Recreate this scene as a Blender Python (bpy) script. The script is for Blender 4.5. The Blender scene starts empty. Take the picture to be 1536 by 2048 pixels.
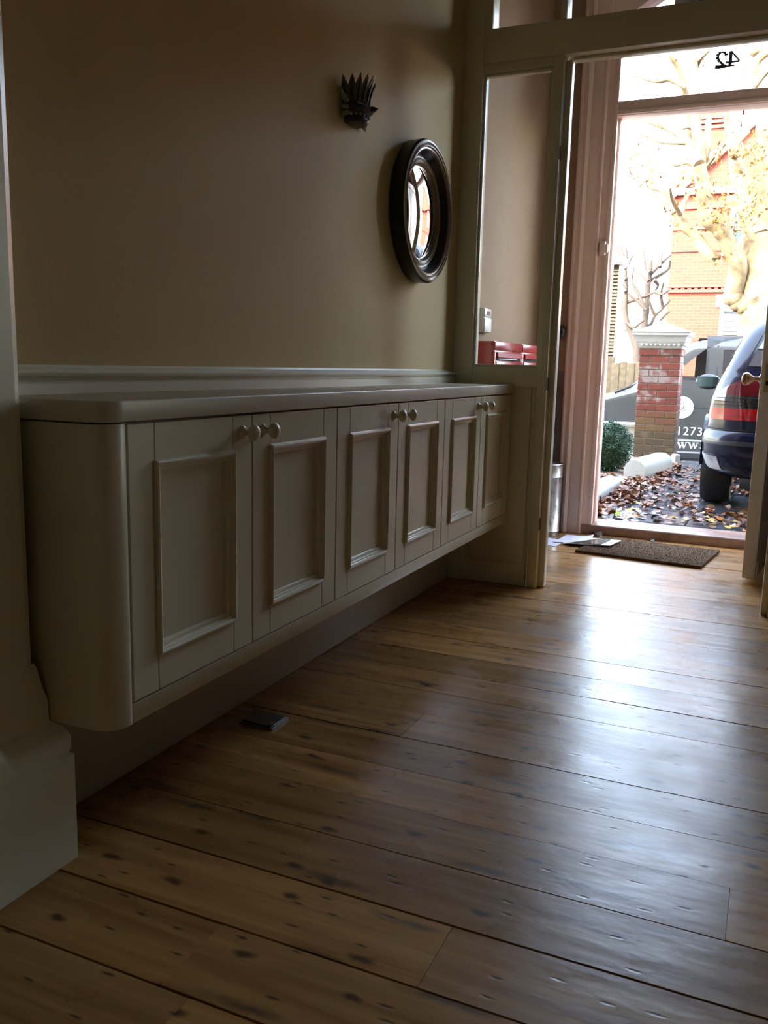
import bpy, bmesh, math, random
from mathutils import Vector, Matrix
random.seed(42)
S = bpy.context.scene
COL = S.collection
PI = math.pi

# ------------------------------------------------------------------ camera
YAW, PITCH, ROLL, FPX = 0.417069, 0.168149, 0.0244354, 1742.93
def cam_axes():
    f0 = Vector((-math.sin(YAW), math.cos(YAW), 0)); r0 = Vector((math.cos(YAW), math.sin(YAW), 0)); u0 = Vector((0, 0, 1))
    f = f0*math.cos(PITCH) - u0*math.sin(PITCH); u = u0*math.cos(PITCH) + f0*math.sin(PITCH)
    return r0*math.cos(ROLL) + u*math.sin(ROLL), u*math.cos(ROLL) - r0*math.sin(ROLL), f
CR, CU, CF = cam_axes()
CAM = Vector((0, 0, 1.0))
cd = bpy.data.cameras.new('camera'); cam = bpy.data.objects.new('camera', cd); COL.objects.link(cam)
cam.matrix_world = Matrix(((CR.x, CU.x, -CF.x, CAM.x), (CR.y, CU.y, -CF.y, CAM.y), (CR.z, CU.z, -CF.z, CAM.z), (0, 0, 0, 1)))
cd.sensor_fit = 'VERTICAL'; cd.sensor_height = 36; cd.lens = FPX/2048*36; cd.clip_start = .02; cd.clip_end = 400
S.camera = cam
def at(px, py, Y):                                    # photograph pixel -> point at distance Y down the hall
    d = CR*((px-768)/FPX) - CU*((py-1024)/FPX) + CF
    return CAM + d*(Y/d.y)

# ------------------------------------------------------------------ world, sun, exposure
SUN_EL, SUN_AZ = math.radians(34), math.radians(22)   # the sun stands behind the house, a little to the left
W = bpy.data.worlds.new('sky'); S.world = W; W.use_nodes = True
nt = W.node_tree; nt.nodes.clear()
wo = nt.nodes.new('ShaderNodeOutputWorld'); wb = nt.nodes.new('ShaderNodeBackground'); sk = nt.nodes.new('ShaderNodeTexSky')
sk.sky_type = 'NISHITA'; sk.sun_disc = False; sk.sun_elevation = SUN_EL; sk.sun_rotation = PI + SUN_AZ
sk.air_density = 1.3; sk.dust_density = 2.5; sk.ozone_density = 1.0; sk.altitude = 20
wb.inputs['Strength'].default_value = .92
hz = nt.nodes.new('ShaderNodeHueSaturation'); hz.inputs['Saturation'].default_value = .76      # hazy autumn sky
nt.links.new(sk.outputs[0], hz.inputs['Color']); nt.links.new(hz.outputs[0], wb.inputs[0]); nt.links.new(wb.outputs[0], wo.inputs[0])
ld = bpy.data.lights.new('sun', 'SUN'); ld.energy = 2.2; ld.angle = .0093; ld.color = (1, .86, .64)
so = bpy.data.objects.new('sun', ld); COL.objects.link(so)
sd = Vector((math.sin(SUN_AZ)*math.cos(SUN_EL), math.cos(SUN_AZ)*math.cos(SUN_EL), -math.sin(SUN_EL)))
so.rotation_euler = sd.to_track_quat('-Z', 'Y').to_euler(); so.location = (-6, -20, 20)
vs = S.view_settings; vs.view_transform = 'Standard'; vs.look = 'None'; vs.exposure = 2.45; vs.gamma = 1; vs.use_curve_mapping = False
S.cycles.max_bounces = 6; S.cycles.diffuse_bounces = 4; S.cycles.glossy_bounces = 3; S.cycles.transparent_max_bounces = 10; S.cycles.transmission_bounces = 3; S.cycles.caustics_reflective = False; S.cycles.caustics_refractive = False; S.cycles.adaptive_threshold = .06; S.cycles.adaptive_min_samples = 16
S.cycles.use_denoising = True; S.cycles.sample_clamp_indirect = 6
pl = bpy.data.lights.new('doorway_portal', 'AREA'); pl.shape = 'RECTANGLE'; pl.size = 1.1; pl.size_y = 3.0; pl.cycles.is_portal = True
po = bpy.data.objects.new('doorway_portal', pl); COL.objects.link(po); po.location = (-.45, 5.62, 1.5); po.rotation_euler = (-PI/2, 0, 0)
pl2 = bpy.data.lights.new('added_window_portal', 'AREA'); pl2.shape = 'RECTANGLE'; pl2.size = 1.2; pl2.size_y = 2.3; pl2.cycles.is_portal = True  # sampling portal for the added window, emits nothing itself
po2 = bpy.data.objects.new('added_window_portal', pl2); COL.objects.link(po2); po2.location = (2.85, 5.64, 1.65); po2.rotation_euler = (-PI/2, 0, 0)

# ------------------------------------------------------------------ helpers
def lin(r, g, b):
    f = lambda c: (c/255)/12.92 if c <= 10 else ((c/255+.055)/1.055)**2.4
    return (f(r), f(g), f(b), 1)
MATS = {}
def mat(name, col, rough=.5, spec=.5, metal=0, coat=0, var=0, vscale=8, bump=0, bscale=40, emis=0):
    if name in MATS: return MATS[name]
    m = bpy.data.materials.new(name); m.use_nodes = True; n = m.node_tree; p = n.nodes['Principled BSDF']
    c = col if len(col) == 4 else (*col, 1)
    p.inputs['Base Color'].default_value = c; p.inputs['Roughness'].default_value = rough
    p.inputs['Specular IOR Level'].default_value = spec; p.inputs['Metallic'].default_value = metal
    p.inputs['Coat Weight'].default_value = coat; p.inputs['Coat Roughness'].default_value = .06
    if var or bump:
        tc = n.nodes.new('ShaderNodeTexCoord')
        if var:
            no = n.nodes.new('ShaderNodeTexNoise'); no.inputs['Scale'].default_value = vscale; no.inputs['Detail'].default_value = 6
            n.links.new(tc.outputs['Object'], no.inputs['Vector'])
            mx = n.nodes.new('ShaderNodeMix'); mx.data_type = 'RGBA'; mx.blend_type = 'MIX'
            mx.inputs[6].default_value = (*[max(0, v*(1-var)) for v in c[:3]], 1); mx.inputs[7].default_value = (*[min(1, v*(1+var)) for v in c[:3]], 1)
            cr = n.nodes.new('ShaderNodeMapRange'); cr.inputs[1].default_value = .3; cr.inputs[2].default_value = .7
            n.links.new(no.outputs['Fac'], cr.inputs[0]); n.links.new(cr.outputs[0], mx.inputs[0]); n.links.new(mx.outputs[2], p.inputs['Base Color'])
        if bump:
            nb = n.nodes.new('ShaderNodeTexNoise'); nb.inputs['Scale'].default_value = bscale; nb.inputs['Detail'].default_value = 4
            n.links.new(tc.outputs['Object'], nb.inputs['Vector'])
            bp = n.nodes.new('ShaderNodeBump'); bp.inputs['Strength'].default_value = bump; bp.inputs['Distance'].default_value = .01
            n.links.new(nb.outputs['Fac'], bp.inputs['Height']); n.links.new(bp.outputs[0], p.inputs['Normal'])
    MATS[name] = m
    return m

def glass(name, tint=(1, 1, 1), rough=0.0, ior=1.45, refl=1.0):
    m = bpy.data.materials.new(name); m.use_nodes = True; n = m.node_tree; n.nodes.clear()
    o = n.nodes.new('ShaderNodeOutputMaterial'); t = n.nodes.new('ShaderNodeBsdfTransparent'); g = n.nodes.new('ShaderNodeBsdfGlossy')
    f = n.nodes.new('ShaderNodeFresnel'); mx = n.nodes.new('ShaderNodeMixShader')
    t.inputs[0].default_value = (*tint, 1); g.inputs['Roughness'].default_value = rough; f.inputs[0].default_value = ior
    n.links.new(f.outputs[0], mx.inputs[0]); n.links.new(t.outputs[0], mx.inputs[1]); n.links.new(g.outputs[0], mx.inputs[2]); n.links.new(mx.outputs[0], o.inputs[0])
    MATS[name] = m
    return m

class MB:
    def __init__(s): s.v = []; s.f = []
    def add(s, vs, fs):
        o = len(s.v); s.v += [tuple(v) for v in vs]; s.f += [tuple(i+o for i in f) for f in fs]; return s
    def box(s, x0, x1, y0, y1, z0, z1):
        return s.add([(x0,y0,z0),(x1,y0,z0),(x1,y1,z0),(x0,y1,z0),(x0,y0,z1),(x1,y0,z1),(x1,y1,z1),(x0,y1,z1)],
                     [(3,2,1,0),(4,5,6,7),(0,1,5,4),(1,2,6,5),(2,3,7,6),(3,0,4,7)])
    def prism(s, poly, axis, a, b):                  # poly of (u,v); axis x: (y,z)  y: (x,z)  z: (x,y)
        def p(u, v, w): return {'x': (w,u,v), 'y': (u,w,v), 'z': (u,v,w)}[axis]
        n = len(poly)
        return s.add([p(u,v,a) for u,v in poly] + [p(u,v,b) for u,v in poly],
                     [tuple(range(n))[::-1], tuple(range(n,2*n))] + [(i,(i+1)%n,n+(i+1)%n,n+i) for i in range(n)])
    def lathe(s, prof, c, axis='z', n=32, sy=1.0, sz=1.0):   # prof of (r, h)
        vs = []
        for r, h in prof:
            for k in range(n):
                a = 2*PI*k/n; u = r*math.cos(a)*sy; v = r*math.sin(a)*sz
                vs.append({'z': (c[0]+u,c[1]+v,c[2]+h), 'x': (c[0]+h,c[1]+u,c[2]+v), 'y': (c[0]+u,c[1]+h,c[2]+v)}[axis])
        fs = [(j*n+i, j*n+(i+1)%n, (j+1)*n+(i+1)%n, (j+1)*n+i) for j in range(len(prof)-1) for i in range(n)]
        if prof[0][0] > 1e-6: fs.append(tuple(range(n))[::-1])
        if prof[-1][0] > 1e-6: fs.append(tuple(range((len(prof)-1)*n, len(prof)*n)))
        return s.add(vs, fs)
    def tube(s, pts, rad, n=8, cap=True):
        pts = [Vector(p) for p in pts]; vs = []
        if not isinstance(rad, (list, tuple)): rad = [rad]*len(pts)
        up = None
        for i, p in enumerate(pts):
            d = (pts[min(i+1, len(pts)-1)] - pts[max(i-1, 0)]).normalized()
            if up is None: up = d.orthogonal().normalized()
            up = (up - d*up.dot(d)).normalized(); q = d.cross(up)
            for k in range(n):
                a = 2*PI*k/n; vs.append(p + (up*math.cos(a) + q*math.sin(a))*rad[i])
        m = len(pts); fs = [(j*n+i, j*n+(i+1)%n, (j+1)*n+(i+1)%n, (j+1)*n+i) for j in range(m-1) for i in range(n)]
        if cap: fs += [tuple(range(n))[::-1], tuple(range((m-1)*n, m*n))]
        return s.add(vs, fs)
    def loft(s, rings, closed=True, cap=True):
        n = len(rings[0]); vs = [p for r in rings for p in r]
        fs = [(j*n+i, j*n+(i+1)%n, (j+1)*n+(i+1)%n, (j+1)*n+i) for j in range(len(rings)-1) for i in range(n if closed else n-1)]
        if cap: fs += [tuple(range(n))[::-1], tuple(range((len(rings)-1)*n, len(rings)*n))]
        return s.add(vs, fs)
    def blob(s, c, r, n=10, m=7, jit=0):
        rings = []
        prof = [(math.sin(PI*j/m), -math.cos(PI*j/m)) for j in range(m+1)]
        vs = []; 
        for a, h in prof:
            for k in range(n):
                t = 2*PI*k/n; q = 1+random.uniform(-jit, jit)
                vs.append((c[0]+r[0]*a*math.cos(t)*q, c[1]+r[1]*a*math.sin(t)*q, c[2]+r[2]*h*q))
        return s.add(vs, [(j*n+i, j*n+(i+1)%n, (j+1)*n+(i+1)%n, (j+1)*n+i) for j in range(m) for i in range(n)])
    def mesh(s, name, m=None, off=(0,0,0), smooth=False, bevel=0, seg=2, weld=False):
        me = bpy.data.meshes.new(name)
        me.from_pydata([(x-off[0], y-off[1], z-off[2]) for x,y,z in s.v], [], s.f); me.update()
        b = bmesh.new(); b.from_mesh(me)
        if weld: bmesh.ops.remove_doubles(b, verts=b.verts, dist=1e-5)
        bmesh.ops.recalc_face_normals(b, faces=b.faces)
        if bevel:
            es = [e for e in b.edges if len(e.link_faces) == 2 and e.calc_face_angle(0) > .5]
            bmesh.ops.bevel(b, geom=es, offset=bevel, segments=seg, affect='EDGES', profile=.5, clamp_overlap=True)
        b.to_mesh(me); b.free()
        if smooth:
            for p in me.polygons: p.use_smooth = True
            try: me.set_sharp_from_angle(angle=math.radians(smooth if smooth > 1 else 40))
            except Exception: pass
        if m: me.materials.append(m)
        return me
    def build(s, name, m, parent=None, smooth=False, bevel=0, seg=2, local=False, weld=False):
        off = (0,0,0) if (parent is None or local) else WL(parent)
        o = bpy.data.objects.new(name, s.mesh(name, m, off, smooth, bevel, seg, weld)); COL.objects.link(o)
        if parent: o.parent = parent
        return o
def WL(o):
    l = Vector(o.location); p = o.parent
    while p: l += p.location; p = p.parent
    return l
def thing(name, loc, label, cat, group=None, rz=0):
    o = bpy.data.objects.new(name, None); COL.objects.link(o); o.location = loc; o.rotation_euler = (0, 0, rz); o.empty_display_size = .1
    return tag(o, label, cat, group)
def tag(o, label, cat, group=None):
    o['label'] = label; o['category'] = cat
    if group: o['group'] = group
    return o
def struct(o, label=None, cat=None):
    o['kind'] = 'structure'
    if label: o['label'] = label
    if cat: o['category'] = cat
    return o
def Box(name, m, x0, x1, y0, y1, z0, z1, parent=None, bevel=0, **k):
    return MB().box(x0,x1,y0,y1,z0,z1).build(name, m, parent, bevel=bevel, smooth=30 if bevel else False, **k)
def link_copy(src, name, parent, loc):
    o = bpy.data.objects.new(name, src); COL.objects.link(o); o.parent = parent; o.location = loc
    return o

# ------------------------------------------------------------------ materials
M_wall = mat('wall_paint', (.64, .48, .235), .65, .15, var=.03, vscale=3, bump=.06, bscale=120)
M_trim = mat('trim_paint', (.78, .73, .56), .27, .5, bump=.02, bscale=30)
M_cab = mat('cabinet_paint', (.65, .57, .40), .29, .5, bump=.015, bscale=60)
M_top = mat('worktop_paint', (.56, .48, .35), .38, .5)
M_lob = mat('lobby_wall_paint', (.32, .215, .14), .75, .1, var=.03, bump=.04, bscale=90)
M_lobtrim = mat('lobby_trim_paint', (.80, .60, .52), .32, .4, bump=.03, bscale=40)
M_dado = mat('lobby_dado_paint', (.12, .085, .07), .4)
M_ceil = mat('ceiling_paint', (.80, .79, .74), .8)
M_wall2 = mat('cream_wall_paint', (.74, .72, .62), .7)
M_black = mat('black_lacquer', (.012, .011, .010), .28, .5)
M_ring_lit = mat('highlit_ring_lacquer', (.30, .23, .15), .28, .6, metal=.3)  # black frame rings, their tan highlights put into the base colour
M_mirror = mat('mirror_silver', (.9, .9, .9), .01, metal=1)
M_glass = glass('window_glass')
M_steel = mat('brushed_steel', (.35, .34, .33), .35, metal=1, bump=.05, bscale=200)
M_brass = mat('brass', (.5, .36, .14), .35, metal=1)
M_galv = mat('galvanised_steel', (.42, .42, .42), .35, metal=1, var=.35, vscale=22, bump=.3, bscale=25)
M_red = mat('red_enamel', (.30, .022, .016), .25, .5)
M_white = mat('white_plastic', (.75, .73, .68), .4)
M_lcd = mat('lcd_grey', (.10, .11, .08), .2)
M_coir = mat('coir', (.115, .060, .022), .95, .2, var=.45, vscale=160, bump=1.0, bscale=260)
M_paper = mat('paper', (.78, .74, .80), .6)
M_paperdark = mat('printed_paper', (.05, .05, .055), .13)
M_wood_knob = mat('knob_copper', (.42, .24, .13), .3, metal=.6)
M_hole = mat('dark_gap', (.006, .005, .004), .9)

def wood_floor():
    m = bpy.data.materials.new('pine_floor'); m.use_nodes = True; n = m.node_tree; p = n.nodes['Principled BSDF']; L = n.links.new
    def N(t, **k):
        x = n.nodes.new('ShaderNode'+t)
        for a, v in k.items(): setattr(x, a, v)
        return x
    tc = N('TexCoord'); oi = N('ObjectInfo')
    ml = N('Math', operation='MULTIPLY'); ml.inputs[1].default_value = 91.7; L(oi.outputs['Random'], ml.inputs[0])
    cb = N('CombineXYZ'); L(ml.outputs[0], cb.inputs[0]); L(ml.outputs[0], cb.inputs[1])
    ad = N('VectorMath', operation='ADD'); L(tc.outputs['Object'], ad.inputs[0]); L(cb.outputs[0], ad.inputs[1])
    def mapped(sx, sy):
        mp = N('Mapping'); mp.inputs['Scale'].default_value = (sx, sy, 1); L(ad.outputs[0], mp.inputs[0]); return mp.outputs[0]
    g = N('TexNoise'); g.inputs['Scale'].default_value = 1; g.inputs['Detail'].default_value = 8; g.inputs['Distortion'].default_value = .6; L(mapped(1.6, 26), g.inputs['Vector'])
    rp = N('ValToRGB'); L(g.outputs['Fac'], rp.inputs[0])
    rp.color_ramp.elements[0].position = .30; rp.color_ramp.elements[0].color = (.245, .105, .028, 1)
    rp.color_ramp.elements[1].position = .72; rp.color_ramp.elements[1].color = (.48, .262, .088, 1)
    # broad tone from board to board
    rv = N('MapRange'); rv.inputs[3].default_value = .72; rv.inputs[4].default_value = 1.18; L(oi.outputs['Random'], rv.inputs[0])
    hv = N('HueSaturation'); L(rp.outputs[0], hv.inputs['Color']); L(rv.outputs[0], hv.inputs['Value'])
    # knots
    def spots(sx, sy, r0, r1, seed):
        v = N('TexVoronoi', voronoi_dimensions='2D'); v.inputs['Scale'].default_value = 1; v.inputs['Randomness'].default_value = 1
        mp = N('Mapping'); mp.inputs['Scale'].default_value = (sx, sy, 1); mp.inputs['Location'].default_value = (seed, seed*1.7, 0); L(ad.outputs[0], mp.inputs[0])
        nz = N('TexNoise'); nz.inputs['Scale'].default_value = 14; L(ad.outputs[0], nz.inputs['Vector'])
        sb = N('VectorMath', operation='SUBTRACT'); L(nz.outputs['Color'], sb.inputs[0]); sb.inputs[1].default_value = (.5, .5, .5)
        sc = N('VectorMath', operation='SCALE'); sc.inputs['Scale'].default_value = .16; L(sb.outputs[0], sc.inputs[0])
        a2 = N('VectorMath', operation='ADD'); L(mp.outputs[0], a2.inputs[0]); L(sc.outputs[0], a2.inputs[1]); L(a2.outputs[0], v.inputs['Vector'])
        mr = N('MapRange'); mr.inputs[1].default_value = r0; mr.inputs[2].default_value = r1; mr.inputs[3].default_value = 1; mr.inputs[4].default_value = 0; L(v.outputs['Distance'], mr.inputs[0])
        return mr.outputs[0]
    k1 = spots(3.1, 7.0, .03, .085, 3.1)      # knots
    k2 = spots(4.5, 17, .02, .075, 8.3)      # nail marks
    k3 = spots(1.3, 8.5, .02, .13, 5.7)       # dark streaks
    col = hv.outputs[0]
    for k, c, s in ((k1, (.050, .024, .012, 1), .88), (k2, (.030, .017, .010, 1), .8), (k3, (.045, .030, .020, 1), .75)):
        mm = N('Math', operation='MULTIPLY'); mm.inputs[1].default_value = s; L(k, mm.inputs[0])
        mx = N('Mix', data_type='RGBA'); L(mm.outputs[0], mx.inputs[0]); L(col, mx.inputs[6]); mx.inputs[7].default_value = c; col = mx.outputs[2]
    L(col, p.inputs['Base Color'])
    rn = N('TexNoise'); rn.inputs['Scale'].default_value = 5; rn.inputs['Detail'].default_value = 5; L(ad.outputs[0], rn.inputs['Vector'])
    rr = N('MapRange'); rr.inputs[1].default_value = .3; rr.inputs[2].default_value = .7; rr.inputs[3].default_value = .23; rr.inputs[4].default_value = .36; L(rn.outputs['Fac'], rr.inputs[0]); L(rr.outputs[0], p.inputs['Roughness'])
    p.inputs['Specular IOR Level'].default_value = .24
    b1 = N('TexNoise'); b1.inputs['Scale'].default_value = 1; b1.inputs['Detail'].default_value = 3; L(mapped(5, 16), b1.inputs['Vector'])
    b2 = N('Math', operation='MULTIPLY_ADD'); b2.inputs[1].default_value = -.22; L(k2, b2.inputs[0]); L(b1.outputs['Fac'], b2.inputs[2])
    b3 = N('TexNoise'); b3.inputs['Scale'].default_value = 70; b3.inputs['Detail'].default_value = 3; L(tc.outputs['Object'], b3.inputs['Vector'])
    b4 = N('Math', operation='MULTIPLY_ADD'); b4.inputs[1].default_value = .10; L(b3.outputs['Fac'], b4.inputs[0]); L(b2.outputs[0], b4.inputs[2])
    bp = N('Bump'); bp.inputs['Strength'].default_value = .28; bp.inputs['Distance'].default_value = .006; L(b4.outputs[0], bp.inputs['Height']); L(bp.outputs[0], p.inputs['Normal'])
    return m
M_floor = wood_floor()

# ================================================================== THE ROOM
XW, YP, ZC = -1.372, 3.84, 3.3           # left wall, lobby screen, ceiling
XR, YB = 4.1, -3.2                        # right wall, back wall
YF0, YF1 = 5.36, 5.62                     # front wall
# floor and its boards
floor = struct(Box('floor', M_hole, XW, XR, YB, YF0+.1, -.12, -.021), 'old stripped pine floorboards running across the hall', 'floor')
BW = .1765
edges = []
y = 1.189
while y > YB: y -= BW
while y < YF0-.02: edges.append(y); y += BW
joints = {1.189: -.448, 1.0125: -.825, .836: -.765, 2.60: -.433, 1.5425: .003, 2.07: -.853, 3.837: -.876}
board_meshes = {}
for y0 in edges:
    y1 = min(y0+BW, YF0)
    xs = [XW+.004]
    j = [v for k, v in joints.items() if abs(k-y0) < .05]
    xs += j if j else []
    while xs[-1] < XR-.01:
        step = random.uniform(1.5, 2.6) if xs[-1] < 1 else 9
        nx = xs[-1]+step
        if len(xs) == 1 and not j: nx = XW + random.uniform(2.0, 3.6)
        xs.append(min(nx, XR))
    for a, b in zip(xs, xs[1:]):
        if b-a < .05: continue
        g = random.choice([.0008, .001, .0012, .0016]) if y0 > 1.45 else .0028
        m = MB().box(-(b-a)/2+.0004, (b-a)/2-.0004, -(y1-y0)/2+g, (y1-y0)/2-g, -.02, 0).mesh('floorboard', M_floor)
        link_copy(m, 'floorboard', floor, ((a+b)/2, (y0+y1)/2, random.uniform(-.0008, .0008)))

# walls
wl = struct(Box('wall_left', M_wall, XW-.12, XW, YB, YP+.04, -.1, ZC), 'beige plaster wall above the floating cabinets', 'wall')
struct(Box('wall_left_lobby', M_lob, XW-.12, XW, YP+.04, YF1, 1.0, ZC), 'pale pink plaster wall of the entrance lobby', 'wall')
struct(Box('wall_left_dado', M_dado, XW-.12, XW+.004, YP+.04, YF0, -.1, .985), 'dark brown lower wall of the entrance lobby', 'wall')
struct(MB().prism([(XW,.985),(XW+.018,.99),(XW+.022,1.0),(XW+.018,1.012),(XW+.01,1.03),(XW,1.035)], 'y', YP+.1, YF0-.02).build('trim_4', M_lobtrim), 'pale dado rail round the lobby wall', 'trim')
struct(Box('wall_right', M_wall2, XR, XR+.12, YB, YF0, -.1, ZC), 'beige plaster wall on the far right of the hall', 'wall')
struct(Box('wall_back', M_wall2, XW-.12, XR+.12, YB-.12, YB, -.1, ZC), 'beige plaster wall behind the viewer', 'wall')
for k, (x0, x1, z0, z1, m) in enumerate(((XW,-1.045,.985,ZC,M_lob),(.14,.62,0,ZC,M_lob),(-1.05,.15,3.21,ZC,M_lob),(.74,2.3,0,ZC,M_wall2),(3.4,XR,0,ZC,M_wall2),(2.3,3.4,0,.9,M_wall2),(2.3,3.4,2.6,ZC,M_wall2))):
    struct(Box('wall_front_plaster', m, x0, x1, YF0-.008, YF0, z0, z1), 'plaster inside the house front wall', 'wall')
struct(Box('ceiling', M_ceil, XW-.12, XR+.12, YB-.12, YF1, ZC, ZC+.15), 'plain pale ceiling of the hall', 'ceiling')
struct(Box('wall_right_lobby', mat('maroon_wall_paint', (.15,.035,.035), .5), .62, .74, YP+.09, YF0, -.1, ZC), 'maroon painted wall on the right of the lobby', 'wall')
# pier on the near left with its tall skirting
XN, YN = -1.250, 1.188
pier = MB().prism([(XW,YB),(XN,YB),(XN,YN-.017),(XN-.0042,YN-.004),(XN-.010,YN-.0005),(XN-.016,YN),(XW,YN)], 'z', -.02, ZC).build('wall_left_pier', M_trim)
struct(pier, 'painted pier at the near left edge, glinting along its corner', 'wall')
prof = [(.040,0),(.040,.222),(.034,.229),(.037,.236),(.037,.262),(.028,.285),(.014,.300),(.013,.345),(.008,.372),(.003,.41),(0,.42)]
rings = []
for d, z in prof: rings.append([(XW+.001,YN+d*1.38-.002,z),(XN+d,YN+d*1.38-.002,z),(XN+d,YB+.01,z),(XN-.1,YB+.01,z),(XW+.001,YB+.01,z)])
struct(MB().loft(rings).build('baseboard_pier', M_trim, smooth=25), 'tall moulded white skirting wrapped round the near pier', 'skirting board')
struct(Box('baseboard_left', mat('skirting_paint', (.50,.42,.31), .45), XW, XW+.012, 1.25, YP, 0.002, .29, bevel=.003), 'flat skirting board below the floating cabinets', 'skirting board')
# upstand with moulded top behind the worktop
struct(MB().prism([(XW,.923),(XW+.022,.923),(XW+.020,.944),(XW+.012,.949),(XW+.012,.955),(XW+.022,.960),(XW+.024,.966),(XW+.016,.974),(XW+.005,.976),(XW,.982)], 'y', YN, YP).build('trim_1', M_trim, smooth=35), 'glossy moulded rail along the wall above the worktop', 'trim')

# ---- lobby screen
YS = YP+.09
scr = struct(Box('wall_partition', M_trim, XW, -.985, YP+.02, YS-.02, 0, .985), 'glazed painted timber screen between hall and lobby', 'partition')
def sp(name, x0, x1, z0, z1, y0=YP, y1=YS, bv=.004): return Box(name, M_trim, x0, x1, y0, y1, z0, z1, scr, bevel=bv)
sp('stile', XW, -1.283, 0.0, ZC)
sp('bottom_rail', XW+.002, -.99, 0, .12, YP+.012, YS-.012)
sp('sill_rail', -1.283, -.975, .915, 1.0)
sp('post', -.978, -.932, 0, 2.285)
sp('lower_panel', -1.30, -1.0, .10, .93, YP+.006, YS-.006, .002)
sp('pane_head', -1.283, -.978, 2.247, 2.285)
sp('pane_head', .105, .72, 2.247, 2.285)
sp('head_beam', -1.283, .80, 2.285, 2.422, YP-.004, YS+.004)
sp('post', .045, .105, 0, 2.285)
sp('mullion', -.958, -.932, 2.422, 2.98)
sp('mullion', -.30, -.27, 2.422, 2.98)
sp('mullion', .38, .41, 2.422, 2.98)
sp('top_rail', -1.283, .80, 2.98, ZC)
sp('stile', -1.283, -1.249, 2.422, 2.98)
sp('lower_panel', .105, .78, 0, 1.0); sp('stile', .72, .80, 1.0, 2.285)
sp('stile', .72, .80, 2.422, 2.98)
# glazing beads and panes
def bead(x0, x1, z0, z1):
    w, d = .011, .02
    b = MB(); b.box(x0,x0+w,YP+.016,YP+.016+d,z0,z1); b.box(x1-w,x1,YP+.016,YP+.016+d,z0,z1); b.box(x0+w,x1-w,YP+.016,YP+.016+d,z0,z0+w); b.box(x0+w,x1-w,YP+.016,YP+.016+d,z1-w,z1)
    b.build('glazing_bead', M_trim, scr, bevel=.004, smooth=30)
def pane(x0, x1, z0, z1):
    Box('glass_pane', M_glass, x0, x1, YP+.040, YP+.044, z0, z1, scr)
for a in ((-1.283,-.978,1.0,2.247), (-1.249,-.958,2.422,2.98), (-.932,-.30,2.422,2.98), (-.27,.38,2.422,2.98), (.105,.72,1.0,2.247), (.41,.72,2.422,2.98)):
    if a[3] < 2.3: bead(*a)
    pane(*a)
# door stop bead and reveal lining on the opening posts, worn hinge plates
sp('door_stop', -.932, -.906, 0, 2.275, YP+.042, YS); sp('door_stop', .018, .045, 0, 2.275, YP+.042, YS); sp('door_stop', -.906, .018, 2.272, 2.285, YP+.045, YS)
for z in (.93, 1.9, .3): Box('hinge_plate', mat('old_iron', (.10,.065,.045), .5, metal=.6), -.9325, -.9305, YP+.001, YP+.030, z-.028, z+.028, scr)

# ---- front wall with its arched door opening
XA, XB = -.975, .062                       # clear opening of the door frame
ZR0, ZR1, ZSP = 2.425, 2.507, 2.93         # fanlight rail, springing of the arch
fw = MB()
def arch(x0, x1, zs, rise, n=14):
    return [(x0+(x1-x0)*i/n, zs+rise*math.sin(PI*i/n)) for i in range(n+1)]
H = 8.1
M_brick = None
fw.box(-9, -1.05, YF0, YF1, -.3, H); fw.box(.15, 2.3, YF0, YF1, -.3, H); fw.box(3.4, 9, YF0, YF1, -.3, H); fw.box(2.3, 3.4, YF0, YF1, -.3, .9); fw.box(2.3, 3.4, YF0, YF1, 2.6, H); fw.box(-1.05, .15, YF0, YF1, 3.22, H); fw.box(-1.05, .15, YF0, YF1, -.3, -.02)
struct(fw.build('wall_front', mat('front_render', (.20,.14,.12), .85, var=.05)), 'house front wall around the entrance door', 'wall')
struct(Box('roof', mat('roof_slate', (.08,.08,.09), .7), -9, 9, -6, YF1+.15, H, H+.15), 'roof over the house', 'roof')
# frame
fr = struct(Box('door_frame_1', M_lobtrim, -1.05, XA, YF0-.02, YF0+.12, 0, ZSP, bevel=.006), 'painted front door frame with fanlight above', 'door frame')
fr.name = 'trim_2'
def fp(name, *a, bevel=.005): return Box(name, M_lobtrim, *a, fr, bevel=bevel)
fp('door_rebate', XA-.001, XA+.014, YF0+.045, YF0+.12, .06, ZR0)
fp('rebate_bead', XA-.02, XA+.006, YF0-.028, YF0-.015, .06, ZSP)
fp('right_jamb', XB, .15, YF0-.02, YF0+.12, 0, ZSP)
fp('fanlight_rail', XA, XB, YF0-.01, YF0+.10, ZR0, ZR1)
fp('fanlight_rail_bead', XA, XB, YF0-.024, YF0-.008, ZR0+.005, ZR0+.030)
a0 = arch(XA, XB, ZSP, .22); a1 = [(-1.05, ZSP), (-1.05, 3.22), (.15, 3.22), (.15, ZSP)]
hd = MB(); ya, yb = YF0-.02, YF0+.12; n = len(a0)
for i in range(n-1):
    (xa,za),(xb,zb) = a0[i], a0[i+1]
    hd.prism([(xa,za),(xb,zb),(xb,3.22),(xa,3.22)], 'y', ya, yb)
hd.box(-1.05, XA, ya, yb, ZSP, 3.22); hd.box(XB, .15, ya, yb, ZSP, 3.22)
hd.build('arched_head', M_lobtrim, fr, smooth=20, weld=True)
gl = MB(); pts = [(XA,ZR1),(XB,ZR1)] + a0[::-1]; gl.prism(pts, 'y', YF0+.045, YF0+.049)
fan = struct(gl.build('window_1', M_glass), 'clear fanlight glass over the front door', 'window')
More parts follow.
